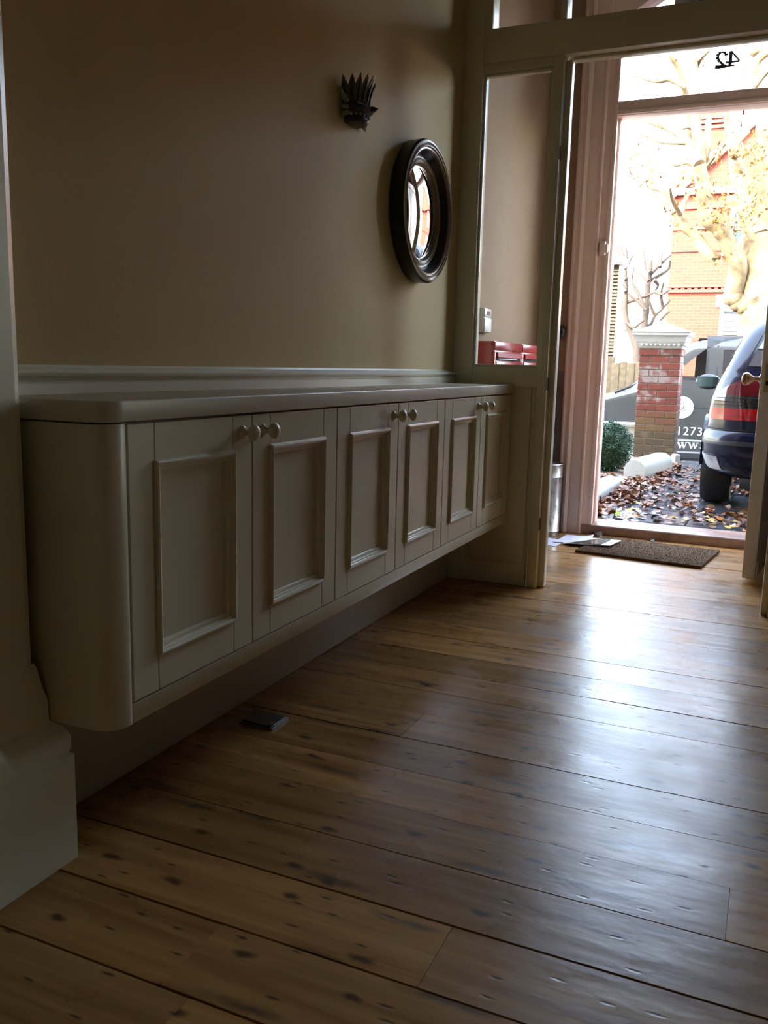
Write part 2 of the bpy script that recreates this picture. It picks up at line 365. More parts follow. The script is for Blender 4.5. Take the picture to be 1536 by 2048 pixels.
# the house number, lettered on the outside of the fanlight: reads 42 from the street
M_num = mat('number_paint', (.02,.02,.02), .5)
def stroke(b, pts, ws, y0, y1):
    for (p, q, w0, w1) in zip(pts, pts[1:], ws, ws[1:]):
        d = Vector((q[0]-p[0], q[1]-p[1])); d.normalize(); nn = Vector((-d.y, d.x))
        b.prism([(p[0]-nn.x*w0,p[1]-nn.y*w0),(q[0]-nn.x*w1,q[1]-nn.y*w1),(q[0]+nn.x*w1,q[1]+nn.y*w1),(p[0]+nn.x*w0,p[1]+nn.y*w0)], 'y', y0, y1)
yn = YF0+.0495
four = MB(); fx, fz = -.350, 2.648       # mirrored: u grows to the left
M4 = lambda u, v: (fx-u*.075, fz+v*.078)
stroke(four, [M4(.62,0), M4(.62,1)], [.0095,.0095], yn, yn+.001); stroke(four, [M4(.62,1), M4(0,.30)], [.0045,.0045], yn, yn+.001)
stroke(four, [M4(0,.28), M4(.95,.28)], [.0055,.0055], yn, yn+.001); stroke(four, [M4(.30,.03), M4(.94,.03)], [.0045,.0045], yn, yn+.001)
two = MB(); M2 = lambda u, v: (fx-.065-u*.062, fz+v*.078)
arcp = [(.05,.72),(.12,.88),(.3,.98),(.52,.99),(.74,.9),(.82,.72),(.76,.54),(.58,.36),(.3,.17),(.06,.03)]
stroke(two, [M2(*q) for q in arcp], [.010,.009,.006,.006,.009,.011,.010,.007,.006,.005], yn, yn+.001)
stroke(two, [M2(.04,.04), M2(.95,.04)], [.009,.010], yn, yn+.001)
for b, nm in ((four,'digit_four'), (two,'digit_two')):
    o = b.build(nm, M_num, fan, local=True)
# architrave stepped in bands
ar = MB()
ap = [(-1.186,YF0),(-1.186,YF0-.030),(-1.176,YF0-.036),(-1.166,YF0-.030),(-1.158,YF0-.030),(-1.152,YF0-.040),(-1.138,YF0-.046),(-1.124,YF0-.040),(-1.118,YF0-.034),(-1.110,YF0-.038),(-1.052,YF0-.038),(-1.046,YF0-.046),(-1.036,YF0-.046),(-1.032,YF0-.030),(-1.032,YF0)]
ar.prism(ap, 'z', 0, 3.24)
struct(ar.build('trim_3', M_lobtrim, smooth=30), 'pinkish moulded architrave left of the front door', 'trim')
ar2 = MB(); ar2.prism([(-.91-x, yy) for x, yy in ap], 'z', 0, 3.24)
struct(ar2.build('trim_5', M_lobtrim, smooth=30), 'pinkish moulded architrave right of the front door', 'trim')
# sill
sl = MB(); sl.prism([(YF0-.03,0),(YF0-.03,.050),(YF0-.022,.058),(YF0+.10,.064),(YF1+.03,.046),(YF1+.04,.0)], 'x', -1.045, .145)
struct(sl.build('door_sill_1', mat('sill_paint', (.28,.165,.125), .35, var=.3, vscale=14, bump=.15, bscale=50), bevel=.004, smooth=30), 'worn pinkish timber sill below the open front door', 'door sill').name = 'trim_6'
struct(MB().prism([(YF1,3.03),(YF1+.34,3.06),(YF1+.34,3.2),(YF1,3.3)], 'x', -.74, 1.2).build('trim_7', mat('dark_porch_timber', (.03,.025,.022), .6)), 'dark timber hood outside above the front door', 'trim')
# lobby skirting on the front wall corner
struct(Box('baseboard_front', M_lobtrim, XW, -1.186, YF0-.016, YF0, 0, .2, bevel=.004), 'pale skirting in the lobby corner', 'skirting board')

# ---- unseen sash window beside the lobby, added to brighten the hall
w2 = struct(Box('added_window', M_trim, 2.3, 3.4, YF0+.06, YF0+.16, .9, .98, bevel=.005), 'added sash window, out of view right of the lobby, lighting the hall', 'window')
for x0, x1, z0, z1 in ((2.3,2.38,.98,2.6),(3.32,3.4,.98,2.6),(2.38,3.32,2.52,2.6),(2.38,3.32,1.74,1.79)):
    Box('sash_bar', M_trim, x0, x1, YF0+.06, YF0+.16, z0, z1, w2, bevel=.005)
for z0, z1 in ((.98,1.74),(1.79,2.52)): Box('glass_pane', M_glass, 2.38, 3.32, YF0+.108, YF0+.112, z0, z1, w2)
# ---- open front door leaf
M_leaf = mat('door_leaf_paint', (.56,.47,.38), .4, var=.06, vscale=20, bump=.04, bscale=40)
leaf = bpy.data.objects.new('door_1', None); COL.objects.link(leaf); struct(leaf, 'cream front door standing open, seen edge-on', 'door')
leaf.location = (.088, 5.335, 0); LL = .885; leaf.rotation_euler = (0, 0, math.radians(-6.9))   # local -y runs from hinge to lock edge
T = .060
def lf(name, m, x0, x1, y0, y1, z0, z1, bv=.003): return Box(name, m, x0, x1, y0, y1, z0, z1, leaf, bevel=bv, local=True)
lf('lock_stile', M_leaf, -T, 0, -LL, -LL+.11, .022, 2.40, .004)
lf('hinge_stile', M_leaf, -T, 0, -.11, 0, .022, 2.40, .004)
for z0, z1 in ((.022,.26),(.95,1.12),(2.28,2.40)): lf('rail', M_leaf, -T, 0, -LL+.11, -.11, z0, z1)
lf('muntin', M_leaf, -T, 0, -LL/2-.05, -LL/2+.05, .26, .95); 
for y0, y1, z0, z1 in ((-LL+.11,-LL/2-.05,.26,.95),(-LL/2+.05,-.11,.26,.95),(-LL+.11,-.11,1.12,2.28)):
    lf('door_panel', M_leaf, -T+.018, -.018, y0, y1, z0, z1, .002)
pl_ = lf('lock_plate', M_brass, -T+.018, -.012, -LL-.003, -LL+.002, .915, 1.045, .001)
for nm, z0, z1 in (('latch_bolt',.985,1.012),('dead_bolt_hole',.945,.965)):
    Box(nm, M_hole if 'hole' in nm else M_steel, -T+.026, -T+.040, -LL-.006, -LL-.002, z0, z1, pl_, local=True)
for z in (.925,1.033): MB().lathe([(.004,0),(.004,-.0015),(0,-.0018)], (-T+.033,-LL-.003,z), 'y', 10).build('screw', M_steel, pl_, local=True)
lf('door_bolt', M_leaf, -.004, .006, -LL+.02, -LL+.05, .03, .10, .002)
MB().lathe([(.028,0),(.026,-.006),(.011,-.014),(.010,-.034),(.018,-.046),(.028,-.058),(.031,-.070),(.027,-.082),(.014,-.088),(0,-.089)], (-T,-LL+.055,.972), 'x', 20).build('door_knob', M_wood_knob, leaf, smooth=50, local=True)
# strike keep on the frame
kp = thing('lock_keep', (-1.005, YF0-.03, 1.69), 'small pale metal latch keep on the front door frame', 'latch')
Box('keep_case', M_lobtrim, -1.022, -.988, YF0-.05, YF0-.02, 1.655, 1.735, kp, bevel=.004)
Box('keep_lip', mat('worn_white_metal', (.7,.62,.58), .4, metal=.3), -.990, -.974, YF0-.046, YF0-.022, 1.672, 1.718, kp, bevel=.003)
k2 = thing('lock_keep', (-.985, YF0-.02, .955), 'low brass latch plate on the front door frame', 'latch')
Box('keep_plate', M_lobtrim, -.978, -.966, YF0-.032, YF0-.012, .905, 1.0, k2, bevel=.002)
Box('keep_slot', M_hole, -.9675, -.9655, YF0-.026, YF0-.018, .93, .965, k2)

# ================================================================== CABINETS
XD = -1.085                                 # door faces
DW = .4245
def door_parts(yc0, knob_side):
    """meshes of one door, its origin at the near bottom corner of its face"""
    return None
ys0 = 1.272
TH = .02
Z0, Z1 = .341, .879
# shared door meshes, local: x=0 face, y 0..w, z 0..h
dw, dh = DW-.005, Z1-Z0
mb_panel = MB().box(-TH, -.011, .055, dw-.055, .055, dh-.055).mesh('door', M_cab)
stile_w = .076
mb_stile = MB().box(-TH, 0, .0, stile_w-.0008, 0, dh).mesh('stile', M_cab, bevel=.0014, seg=2)
mb_rail = MB().box(-TH, 0, stile_w+.0008, dw-stile_w-.0008, 0, stile_w).mesh('rail', M_cab, bevel=.0014, seg=2)
def mould():
    b = MB(); y0, y1, z0, z1 = stile_w-.004, dw-stile_w+.004, stile_w-.004, dh-stile_w+.004
    pr = [(0,.0005),(.002,.0075),(.006,.009),(.0105,.007),(.012,.002),(.015,.001),(.0165,-.003),(.021,-.004),(.0245,-.0055),(.026,-.0108)]
    rings = []
    for d, h in pr: rings.append([(h,y0+d,z0+d),(h,y1-d,z0+d),(h,y1-d,z1-d),(h,y0+d,z1-d)])
    b.loft(rings, cap=False)
    return b.mesh('panel_moulding', M_cab, smooth=20)
mb_mould = mould()
mb_knob = MB().lathe([(.0150,0),(.0150,.003),(.0120,.006),(.0075,.010),(.0068,.018),(.0090,.022),(.0160,.026),(.0185,.031),(.0175,.037),(.0120,.042),(.005,.044),(0,.0443)], (0,0,0), 'x', 24).mesh('knob', M_cab, smooth=60)
names = [('leftmost', 'floating cupboard with two cream panelled doors, nearest the viewer beside the rounded end panel'),
         ('mid', 'middle floating cupboard with two cream panelled doors between its two neighbours'),
         ('far', 'floating cupboard with two cream panelled doors, farthest and touching the lobby screen')]
for u in range(3):
    ya = ys0+u*2*DW; yb = ya+2*DW
    c = thing('floating_cabinet', (XD-.14, (ya+yb)/2, .34), names[u][1], 'cabinet', 'floating cabinets along the hall wall')
    b = MB(); x0, x1 = XW+.013, XD-TH-.002
    b.box(x0, x1, ya+.001, ya+.018, .338, .880); b.box(x0, x1, yb-.018, yb-.001, .338, .880); b.box(x0, x1, ya+.018, yb-.018, .338, .356)
    b.box(x0, x1, ya+.018, yb-.018, .862, .880); b.box(x0, x0+.008, ya+.018, yb-.018, .356, .862); b.box(x0+.008, x1-.02, ya+.018, yb-.018, .60, .618)
    b.build('carcass', M_cab, c)
    for k in range(2):
        o = link_copy(mb_panel, 'door', c, Vector((XD, ya+k*DW+.0025, Z0)) - c.location)
        link_copy(mb_stile, 'stile', o, (0,0,0)); link_copy(mb_stile, 'stile', o, (0,dw-stile_w+.0008,0))
        link_copy(mb_rail, 'rail', o, (0,0,0)); link_copy(mb_rail, 'rail', o, (0,0,dh-stile_w))
        link_copy(mb_mould, 'panel_moulding', o, (0,0,0))
        link_copy(mb_knob, 'knob', o, (0, (dw-.040) if k == 0 else .040, .842-Z0))
# light rail under the doors, end panel with the rounded corner, worktop
YE = YN+.022
yend = ys0+6*DW
fa = MB().box(XD-.03, XD, ys0+.0005, YP-.001, .298, .338).build('cabinet_light_rail', M_cab, bevel=.002, smooth=30)
tag(fa, 'long narrow cream rail running below the cupboard doors', 'rail')
fl = MB().box(XD-.024, XD-.002, yend+.001, YP-.001, .339, .880).build('cabinet_filler_strip', M_cab, bevel=.0015, smooth=30)
tag(fl, 'narrow upright filler strip between the last cupboard and the screen', 'filler strip')
def corner_poly(xf, r, y0, y1, xw=XW+.013, n=12):
    p = [(xw,y1),(xw,y0)]
    p += [(xf-r+r*math.sin(PI/2*i/n), y0+r-r*math.cos(PI/2*i/n)) for i in range(n+1)]
    return p + [(xf,y1)]
r = .048
outer = corner_poly(XD+.001, r, YE, ys0-.004)
inner = [(XD+.001-.018, ys0-.004)] + [(XD+.001-r+(r-.018)*math.sin(PI/2*(12-i)/12), YE+r-(r-.018)*math.cos(PI/2*(12-i)/12)) for i in range(13)] + [(XW+.013, YE+.018)]
ep = MB(); ep.prism(outer[1:]+inner, 'z', .298, .881)
ep = ep.build('cabinet_end_panel', M_cab, bevel=.0016, smooth=35)
tag(ep, 'shadowed end panel of the floating cabinets with a rounded corner', 'panel')
wt = MB().prism(corner_poly(XD+.006, r+.006, YE-.006, YP-.001, XW+.001), 'z', .884, .923).build('cabinet_worktop', M_top, bevel=.003, seg=3, smooth=35)
tag(wt, 'long cream worktop with a rounded near corner over the cabinets', 'worktop')

# ---- floor plate
fpz = thing('floor_socket', (-1.235, 1.988, 0), 'square brushed metal socket plate lying on the floorboards under the cabinets', 'socket')
def quad_plate(b, pts, z0, z1): b.prism(pts, 'z', z0, z1)
b = MB(); quad_plate(b, [(-1.290,1.945),(-1.182,1.945),(-1.182,2.035),(-1.290,2.035)], .0, .006); b.build('plate_frame', M_steel, fpz, bevel=.001)
b = MB(); b.add([(-1.284,1.950,.006),(-1.188,1.950,.006),(-1.188,2.030,.006),(-1.284,2.030,.006),(-1.284,1.950,.013),(-1.188,1.950,.009),(-1.188,2.030,.009),(-1.284,2.030,.013)], [(3,2,1,0),(4,5,6,7),(0,1,5,4),(1,2,6,5),(2,3,7,6),(3,0,4,7)])
lid = b.build('plate_lid', mat('dull_steel', (.16,.155,.15), .4, metal=1), fpz, bevel=.001)
MB().lathe([(.011,0),(.011,.002),(.008,.003),(0,.003)], (-1.196,1.965,.009), 'z', 16).build('finger_pull', M_steel, lid, smooth=30)

# ---- convex mirror
MC = Vector((XW, 3.335, 1.593))
mi = thing('convex_mirror', MC, 'round convex mirror in a deep black ringed frame on the wall', 'mirror')
fpz_ = [(.245,0),(.268,.004),(.270,.060),(.264,.070),(.256,.073),(.252,.067),(.248,.072),(.242,.074),(.238,.067),(.233,.068),(.229,.061),(.222,.050),(.214,.036),(.208,.026),(.203,.026),(.200,.034),(.195,.037),(.191,.031),(.187,.036),(.182,.033),(.178,.022),(.172,.018)]
def lathe_open(prof, n=96):
    b = MB(); vs = []
    for rr, h in prof:
        for k in range(n): a = 2*PI*k/n; vs.append((MC.x+h*.85, MC.y+rr*math.cos(a), MC.z+rr*math.sin(a)))
    b.add(vs, [(j*n+i, j*n+(i+1)%n, (j+1)*n+(i+1)%n, (j+1)*n+i) for j in range(len(prof)-1) for i in range(n)]); return b
lathe_open(fpz_[:4]).build('frame_rim', M_black, mi, smooth=30)
lathe_open(fpz_[3:11]).build('outer_ring', M_ring_lit, mi, smooth=50)
lathe_open(fpz_[10:15]).build('frame_cove', M_black, mi, smooth=50)
lathe_open(fpz_[14:]).build('inner_ring', M_ring_lit, mi, smooth=50)
R = .58; rg = .176
lathe_open([(rg*math.sin(t*PI/2), .018 + math.sqrt(R*R-(rg*math.sin(t*PI/2))**2) - math.sqrt(R*R-rg*rg)) for t in [1-i/18 for i in range(18)]] + [(.0005, .018+R-math.sqrt(R*R-rg*rg))]).build('mirror_glass', M_mirror, mi, smooth=80)

# ---- carved mask
KC = Vector((XW, 2.745, 1.8045))
mk = thing('carved_mask', KC, 'small dark carved wall mask with a spiky feather crest and white teeth', 'mask')
mk.scale = (.92, .86, .71)
M_mask = mat('dark_carved_wood', (.030,.022,.015), .45, var=.5, vscale=60)
M_maskl = mat('pale_carved_paint', (.34,.30,.24), .5, var=.2, vscale=80)
M_maskm = mat('grey_feather_paint', (.15,.13,.10), .5, var=.4, vscale=50)
lv = [(-.040,.030,.050),(-.036,.058,.058),(-.022,.066,.062),(-.008,.060,.064),(0,.055,.066),(.012,.078,.070),(.022,.086,.072),(.030,.078,.074),(.040,.062,.076),(.052,.058,.078),(.062,.056,.074),(.070,.046,.066),(.074,.02,.04)]   # z, depth, half width
b = MB(); rings = []
for z, d, w in lv:
    rings.append([(KC.x+.001, KC.y-w, KC.z+z)] + [(KC.x+.002+d*math.sin(PI*i/14)**.8, KC.y-w*math.cos(PI*i/14), KC.z+z) for i in range(15)] + [(KC.x+.001, KC.y+w, KC.z+z)])
b.loft(rings); b.build('face', M_mask, mk, smooth=50)
def blade(b, base, ang, h, wd, lean, bend):
    dx, dy = math.sin(ang), -math.cos(ang)           # outward in plan
    tx, ty = math.cos(ang), math.sin(ang)
    rings = []
    for t, ww in ((0,.75),(.25,1),(.5,.9),(.75,.55),(.92,.22),(1,.03)):
        ox = lean*t + bend*t*t
        c = Vector((base[0]+dx*ox, base[1]+dy*ox, base[2]+h*t)); hw = wd*ww; th = .006*(1-.7*t)
        rings.append([c+Vector((tx,ty,0))*hw, c+Vector((dx,dy,0))*th, c-Vector((tx,ty,0))*hw, c-Vector((dx,dy,0))*th*.3])
    b.loft(rings)
for i in range(9):
    an = PI*(.04+.115*i)
    bs = (KC.x+.006+.052*math.sin(an), KC.y-.068*math.cos(an), KC.z+.058)
    bb = MB(); blade(bb, bs, an, .085+.026*math.sin(an), .0165, .012, .018 if 0 < i < 8 else .03)
    f = bb.build('feather', M_maskm, mk, smooth=60)
    b2 = MB(); dx, dy = math.sin(an), -math.cos(an)
    b2.tube([(bs[0]+dx*.007+dx*(.012*t+.016*t*t), bs[1]+dy*.007+dy*(.012*t+.016*t*t), bs[2]+(.08+.026*math.sin(an))*t) for t in (0,.3,.6,.9)], [.0045,.004,.0028,.001], 6)
    b2.build('quill', M_mask, f)
for s in (-1, 1):
    for z, ln, zz in ((.045,.050,.040),(.020,.042,-.004),(.0,.034,-.030)):
        b = MB(); p0 = Vector((KC.x+.018, KC.y+s*.066, KC.z+z))
        b.tube([p0, p0+Vector((-.004,s*ln*.5,zz*.3)), p0+Vector((-.006,s*ln*.85,zz*.8)), p0+Vector((-.004,s*ln,zz*1.3))], [.010,.012,.008,.001], 8)
        b.build('ear_flange', M_maskl, mk, smooth=60)
    e = MB(); rr = []
    an0 = .32
    for i in range(10):
        t = 2*PI*i/10; an = PI*(an0 + .085*math.cos(t)) if s < 0 else PI*(1-an0-.085*math.cos(t))
        rr.append((KC.x+.004+.066*math.sin(an)**.8, KC.y-.080*math.cos(an), KC.z+.036+.008*math.sin(t)-.006*math.cos(t)))
    cc = sum((Vector(p) for p in rr), Vector())/10 + Vector((.004, s*.003, 0))
    e.add(rr+[cc], [(i,(i+1)%10,10) for i in range(10)]); e.build('eye', M_maskl, mk)
for i in range(9):
    an = PI*(.12+.095*i)
    MB().blob((KC.x+.002+.062*math.sin(an)**.8, KC.y-.066*math.cos(an), KC.z-.008+.006*math.sin(an)), (.006,.007,.008), 7, 5).build('tooth', M_maskl, mk, smooth=80)
    MB().blob((KC.x+.004+.058*math.sin(an)**.8, KC.y-.078*math.cos(an), KC.z+.055), (.006,.007,.006), 7, 5).build('brow_bead', M_maskm, mk, smooth=80)
MB().blob((KC.x+.088, KC.y, KC.z+.022), (.016,.018,.012), 10, 7).build('nose', M_mask, mk, smooth=80)
MB().tube([(KC.x+.098+.008*math.cos(t), KC.y+.012*math.sin(t), KC.z+.022+.006*math.sin(t*1)) for t in [2*PI*i/12 for i in range(13)]], .003, 6).build('nose_ring', M_mask, mk, smooth=60)
MB().tube([(KC.x+.052,KC.y,KC.z-.036),(KC.x+.054,KC.y,KC.z-.048),(KC.x+.054,KC.y,KC.z-.056)], [.005,.005,.002], 8).build('tongue', M_maskl, mk, smooth=60)

# ================================================================== LOBBY THINGS
M_red2 = mat('red_enamel_front', (.36,.035,.03), .22, .5)
YR = 4.105; xr = -1.256
rl = ['red metal letter box nearer the hall, half hidden by the screen rail', 'red metal letter box further in, beside the nearer one']
for i in range(2):
    ya = YR+i*.505; yb = ya+.500; z0, z1 = .78, 1.122
    t = thing('letter_box', (XW+.06, (ya+yb)/2, z0), rl[i], 'letter box', 'red letter boxes in the lobby')
    b = MB(); b.box(XW+.024, xr-.004, ya, yb, z0, z1); b.build('box_body', M_red, t, bevel=.003, smooth=30)
    Box('top_fascia', M_red2, xr-.006, xr, ya+.004, yb-.004, 1.078, 1.120, t, bevel=.003)
    for s0, s1 in ((ya+.002, ya+.022), (yb-.022, yb-.002)): Box('side_fascia', M_red2, xr-.006, xr, s0, s1, z0+.004, 1.076, t, bevel=.003)
    b = MB(); b.prism([(xr-.003,1.072),(xr+.008,1.068),(xr+.010,1.045),(xr+.006,1.043),(xr-.003,1.050)], 'y', ya+.026, yb-.026); b.build('flap', M_red2, t, bevel=.001)
    Box('slot', M_hole, xr-.0038, xr-.002, ya+.024, yb-.024, 1.030, 1.048, t)
    Box('door', M_red2, xr-.004, xr+.004, ya+.026, yb-.026, z0+.01, 1.026, t, bevel=.004)
    if i == 0: Box('letter', M_paper, xr-.003, xr+.012, ya+.03, yb-.14, 1.036, 1.040, t)
kz = thing('alarm_keypad', (XW, 4.25, 1.165), 'small white alarm keypad with a display on the lobby wall', 'keypad')
Box('case', M_white, XW, XW+.024, 4.196, 4.312, 1.166, 1.283, kz, bevel=.003)
Box('display_surround', mat('keypad_silver', (.5,.5,.46), .3), XW+.0235, XW+.027, 4.199, 4.309, 1.240, 1.280, kz, bevel=.001)
Box('display', M_lcd, XW+.0265, XW+.028, 4.228, 4.282, 1.252, 1.271, kz)
Box('flap', M_white, XW+.0235, XW+.029, 4.199, 4.309, 1.169, 1.236, kz, bevel=.002)
kn = thing('coat_peg', (-1.234, YF0, 1.215), 'round black peg on the lobby wall behind the screen post', 'peg')
MB().lathe([(.020,0),(.018,-.008),(.012,-.02),(.013,-.035),(.036,-.048),(.046,-.062),(.042,-.078),(.022,-.088),(0,-.09)], (-1.234,YF0,1.215), 'y', 24).build('peg_head', M_black, kn, smooth=50)
# galvanised bin
bc = (-1.232, 5.205, 0)
bn = thing('metal_bin', bc, 'tall dented galvanised metal bin in the lobby corner', 'bin')
MB().lathe([(.088,.001),(.090,.02),(.094,.025),(.090,.032),(.091,.35),(.095,.355),(.091,.362),(.092,.425),(.096,.43),(.093,.434),(.086,.43),(.085,.02),(0,.018)], bc, 'z', 32).build('bin_body', M_galv, bn, smooth=40)
# umbrella leaning in the bin is not visible; mail
def sheet(name, pts, z, m, label, thick=.0015, curl=0, group=None, ramp=0, parent=None):
    c = sum((Vector((*p,0)) for p in pts), Vector())/4
    b = MB(); n = 6; vs = []
    for j in range(2):
        for v in range(n+1):
            for u in range(n+1):
                a = Vector(pts[0]).lerp(Vector(pts[1]), u/n); d = Vector(pts[3]).lerp(Vector(pts[2]), u/n); q = a.lerp(d, v/n)
                vs.append((q.x, q.y, z + thick*j + ramp*(u/n)**.5 + curl*(max(0, u/n-.5)**2 + .6*max(0, .3-v/n)**2)))
    k = (n+1)**2; fs = []
    for v in range(n):
        for u in range(n):
            i = v*(n+1)+u; fs += [(i,i+n+1,i+n+2,i+1), (k+i,k+i+1,k+i+n+2,k+i+n+1)]
    rim = [v*(n+1) for v in range(n+1)] + [n*(n+1)+u for u in range(1, n+1)] + [v*(n+1)+n for v in range(n-1, -1, -1)] + [u for u in range(n-1, 0, -1)]
    for i in range(len(rim)): a, d = rim[i], rim[(i+1) % len(rim)]; fs.append((a, d, k+d, k+a))
    b.add(vs, fs); o = b.build(name, m, parent, smooth=40)
    if parent: return o
    tag(o, label, 'mail' if name != 'magazine' else 'magazine', group); return o
sheet('letter', [(-1.24,4.86),(-1.075,4.835),(-1.055,5.02),(-1.20,5.08)], .0012, M_paper, 'white letter lying flat beside the screen post')
sheet('letter', [(-1.11,4.93),(-.90,4.99),(-.93,5.22),(-1.09,5.21)], .0035, M_paper, 'curled white envelope on the floor beside the doormat', curl=.06)
mg = sheet('magazine', [(-1.05,4.90),(-.78,4.885),(-.745,5.07),(-1.01,5.13)],   .006, M_paper, 'glossy brochure with a dark cover lying over the doormat corner', thick=.004, curl=.012, ramp=.017)
sheet('printed_cover', [(-1.042,4.903),(-.83,4.892),(-.80,5.075),(-.95,5.108)], .0105, M_paperdark, '', thick=.0004, curl=.012, ramp=.0165, parent=mg)
# doormat
mat_pts = [(-.940,4.735),(-.276,4.660),(-.214,5.150),(-.875,5.205)]
dm = MB().prism(mat_pts, 'z', .0008, .016).build('doormat', M_coir, bevel=.004, smooth=30); tag(dm, 'brown coir doormat inside the front door', 'doormat')
fz_ = MB()
for i in range(2600):
    u, v = random.random(), random.random(); q = Vector(mat_pts[0]).lerp(Vector(mat_pts[1]), u).lerp(Vector(mat_pts[3]).lerp(Vector(mat_pts[2]), u), v)
    a = random.uniform(0, PI); h = random.uniform(.002, .006); s = .0025
    fz_.add([(q.x-s*math.cos(a),q.y-s*math.sin(a),.0155),(q.x+s*math.cos(a),q.y+s*math.sin(a),.0155),(q.x+random.uniform(-.002,.002),q.y+random.uniform(-.002,.002),.0155+h)], [(0,1,2)])
f = fz_.build('coir_pile', M_coir, dm); f['kind'] = 'stuff'

# ================================================================== OUTSIDE
M_mortar = mat('mortar', (.20,.17,.125), .9, bump=.3, bscale=80)
M_conc = mat('white_masonry_paint', (.52,.53,.48), .6, var=.06, vscale=9, bump=.15, bscale=30)
M_wet = mat('wet_paving_stone', (.05,.056,.066), .2, .5, var=.4, vscale=6, bump=.35, bscale=18)
M_joint = mat('paving_joint', (.035,.035,.03), .6)
M_soil = mat('gravel_soil', (.20,.18,.15), .9, var=.5, vscale=60, bump=1, bscale=60)
M_tarmac = mat('tarmac', (.09,.09,.095), .75, var=.2, vscale=30)
M_bark = mat('plane_bark', (.155,.112,.058), .8, var=.55, vscale=5, bump=.6, bscale=14)
M_bark2 = mat('grey_bark', (.02,.014,.009), .85, var=.3, vscale=12)

path = struct(Box('ground_forecourt', M_joint, -1.16, 4.0, YF1, 10.42, -.4, -.012), 'wet stone paved forecourt outside the front door', 'paving')
pv = {}
def slab(x0, x1, y0, y1):
    k = (round(x1-x0, 3), round(y1-y0, 3))
    if k not in pv: pv[k] = MB().box(-k[0]/2+.004, k[0]/2-.004, -k[1]/2+.004, k[1]/2-.004, -.03, 0).mesh('paving_slab', M_wet, bevel=.004, seg=1)
    link_copy(pv[k], 'paving_slab', path, ((x0+x1)/2, (y0+y1)/2, random.uniform(-.002, .003)))
yy = YF1+.03; row = 0
while yy < 10.35:
    d = .30
    x = -1.155 - (.22 if row % 2 else 0)
    while x < 2.6:
        a = max(x, -1.155); slab(a, x+.45, yy, min(yy+d, 10.41)); x += .45
    yy += d; row += 1
struct(Box('ground_garden_bed', M_soil, -7, -1.16, YF1, 10.42, -.4, .0), 'gravelly flower bed beside the paved path', 'ground')
struct(MB().prism([(10.42,-.4),(10.42,-.02),(11.1,-.34),(11.3,-.36),(11.3,-.6),(10.42,-.6)], 'x', -14, 14).build('ground_pavement', mat('pavement_stone', (.24,.24,.22), .6, var=.15, vscale=5)), 'pale street pavement sloping to the road', 'ground')
struct(Box('ground_road', M_tarmac, -30, 40, 11.3, 20.5, -.7, -.46), 'tarmac road in front of the houses', 'ground')
struct(Box('ground_far_pavement', MATS['pavement_stone'], -30, 40, 20.5, 60, -.7, -.36), 'pavement on the far side of the road', 'ground')

# ---- white kerb blocks
def kerb(x, y, ln, w, h, label, ang=0, tilt=0):
    o = bpy.data.objects.new('kerb_block', None); COL.objects.link(o)
    b = MB(); n = 12; rings = []
    pr = [(-w/2,0)] + [(-w/2*math.cos(PI*i/n), h*.45+h*.55*math.sin(PI*i/n)) for i in range(n+1)] + [(w/2,0)]
    for i in range(9):
        t = i/8; e = .94 if i in (0, 8) else 1
        rings.append([(u*e*(1+random.uniform(-.02,.02)), ln*(t-.5), max(-.02, v*e*(1+random.uniform(-.02,.02))+tilt*(t-.5))) for u, v in pr])
    b.loft(rings); me = b.mesh('kerb_block', M_conc, smooth=50)
    bpy.data.objects.remove(o); o = bpy.data.objects.new('kerb_block', me); COL.objects.link(o); o.location = (x, y, -.004); o.rotation_euler = (0, 0, ang)
    return tag(o, label, 'kerb block')
kerb(-1.085, 8.86, .95, .21, .185, 'long white rounded kerb block ending at the brick pillar', math.radians(-9))
kerb(-1.245, 7.15, .95, .17, .105, 'low white kerb block nearest the front door')
kerb(-1.225, 7.95, .30, .15, .045, 'small flat white stub between the two kerb blocks')
st = MB(); st.lathe([(.050,0),(.048,.12),(.040,.135),(0,.138)], (-.925,9.72,-.005), 'z', 4); tag(st.build('marker_stone', M_conc, bevel=.004), 'short white marker stone at the foot of the pillar', 'marker')

